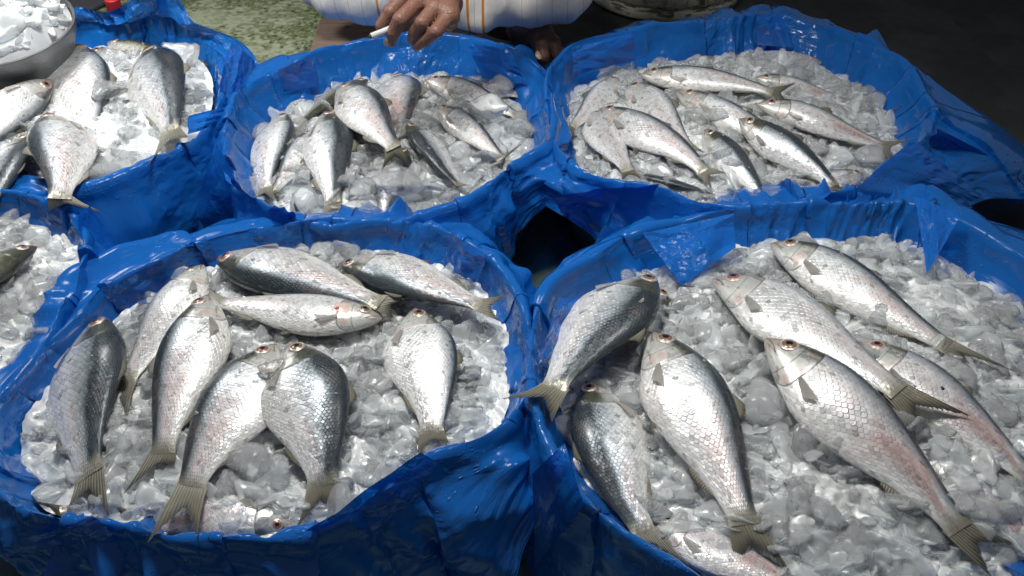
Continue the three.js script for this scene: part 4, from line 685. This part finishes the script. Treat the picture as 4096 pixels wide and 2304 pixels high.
  mesh('hair', surfaceNet((x, y, z) => Math.max(scalp(x, y, z) + .006 * (n3(x * 80, y * 80, z * 80, 5) - .5), .905 - y - .5 * (z + 1.74)), [-.12, .78, -1.92], [.12, 1.06, -1.66], .006), hairMat, o);
  const torso = limbs([[[.0, .24, -1.86], [.0, .42, -1.90], .15, .142, .08], [[.0, .42, -1.90], [.0, .66, -1.84], .142, .14, .08], [[-.15, .66, -1.84], [.15, .66, -1.82], .072, .072, .06], [shoulder, [mix(shoulder[0], elbow[0], .6), mix(shoulder[1], elbow[1], .6), mix(shoulder[2], elbow[2], .6)], .062, .056, .03], [[-.18, .66, -1.84], [-.25, .53, -1.77], .062, .056, .03]]);
  mesh('shirt', planarUV(surfaceNet((x, y, z) => Math.max(torso(x, y, z) + .008 * (n3(x * 20, y * 14, z * 20, 6) - .5), y - .735), [-.36, .06, -2.1], [.36, .80, -1.5], .011), 1), new THREE.MeshStandardMaterial({ color: new THREE.Color().setRGB(.30, .32, .35), roughness: .9, side: THREE.DoubleSide }), o);
  const nailMat = new THREE.MeshStandardMaterial({ color: new THREE.Color().setRGB(.50, .36, .28), roughness: .3 });
  const nail = (p, q, r, off) => { const d = V3(q).sub(V3(p)).normalize(), m = mesh('nail', new THREE.SphereGeometry(r, 14, 10).scale(.75, .3, 1.1), nailMat, o); m.position.copy(V3(q)).add(V3(off)); m.quaternion.setFromUnitVectors(new THREE.Vector3(0, 0, 1), d); };
  nail(md, mt, .0072, [-.0055, .003, .006]); nail(bt1, bt2, .010, [-.009, .007, .008]);
  // the wrap
  const cloth = new THREE.MeshStandardMaterial({ roughness: .85, side: THREE.DoubleSide, map: tex(1024, 512, (u, v) => {
    const x = u * 1.0, line = (p, w) => Math.abs(((x - p) % 1 + 1) % 1) < w, w = .0022 * (1 + .3 * n2(v * 20, 1, 1)), fine = Math.abs((x * 34) % 1 - .5) > .486;
    const n = .93 + .12 * n2(u * 400, v * 400, 2), org = line(.655, .0055) || line(.69, .0055) || line(.72, .0045) || line(.50, .0045);
    const c = org ? [.56, .20, .03] : fine ? [.36, .35, .34] : [.68, .65, .60];
    return c.map((q) => q * n);
  }, true, true) });
  const wrapBones = [[[-0.2436, 0.2800, -1.5951], [-0.3981, 0.2800, -1.6266], .062, .050, .05], [[-0.3560, 0.2550, -1.5964], [-0.2683, 0.2350, -1.5926], .036, .028, .04], [[-0.0846, 0.2900, -1.5491], [0.1117, 0.2900, -1.5571], .070, .054, .05], [[-0.0849, 0.2700, -1.5396], [-0.0640, 0.2500, -1.5069], .040, .026, .03], [[0.0096, 0.2600, -1.5680], [0.0990, 0.2500, -1.5884], .042, .036, .04], [[-.12, .24, -1.80], [.08, .24, -1.80], .12, .12, .06]];
  const drape = limbs(wrapBones), wrap = surfaceNet((x, y, z) => drape(x, y, z) + .009 * (n3(x * 26 + 9, y * 12, z * 14, 3) - .5) + .006 * Math.abs(n3(x * 44, y * 16 + 3, z * 16, 4) - .5), ...boxed(wrapBones, .04), .0062);
  mesh('wrap', planarUV(wrap, 1), cloth, o);
  const cig = thing('cigarette', 'white cigarette between the fingers of the seated person', 'cigarette'), c0 = V3([-0.2113, 0.3860, -1.1359]), c1 = V3([-0.1774, 0.3940, -1.1501]);
  const ax = c1.clone().sub(c0), cl = ax.length();
  mesh('paper', new THREE.CylinderGeometry(.0045, .0045, cl, 24).translate(0, cl / 2, 0), new THREE.MeshStandardMaterial({ color: new THREE.Color().setRGB(.60, .60, .59), roughness: .8 }), cig);
  mesh('burnt_tip', new THREE.CylinderGeometry(.0036, .0028, .004, 16).translate(0, -.0015, 0), new THREE.MeshStandardMaterial({ color: new THREE.Color().setRGB(.05, .045, .04), roughness: .95 }), cig);
  cig.position.copy(c0); cig.quaternion.setFromUnitVectors(new THREE.Vector3(0, 1, 0), ax.normalize());
}

renderer.render(scene, camera);
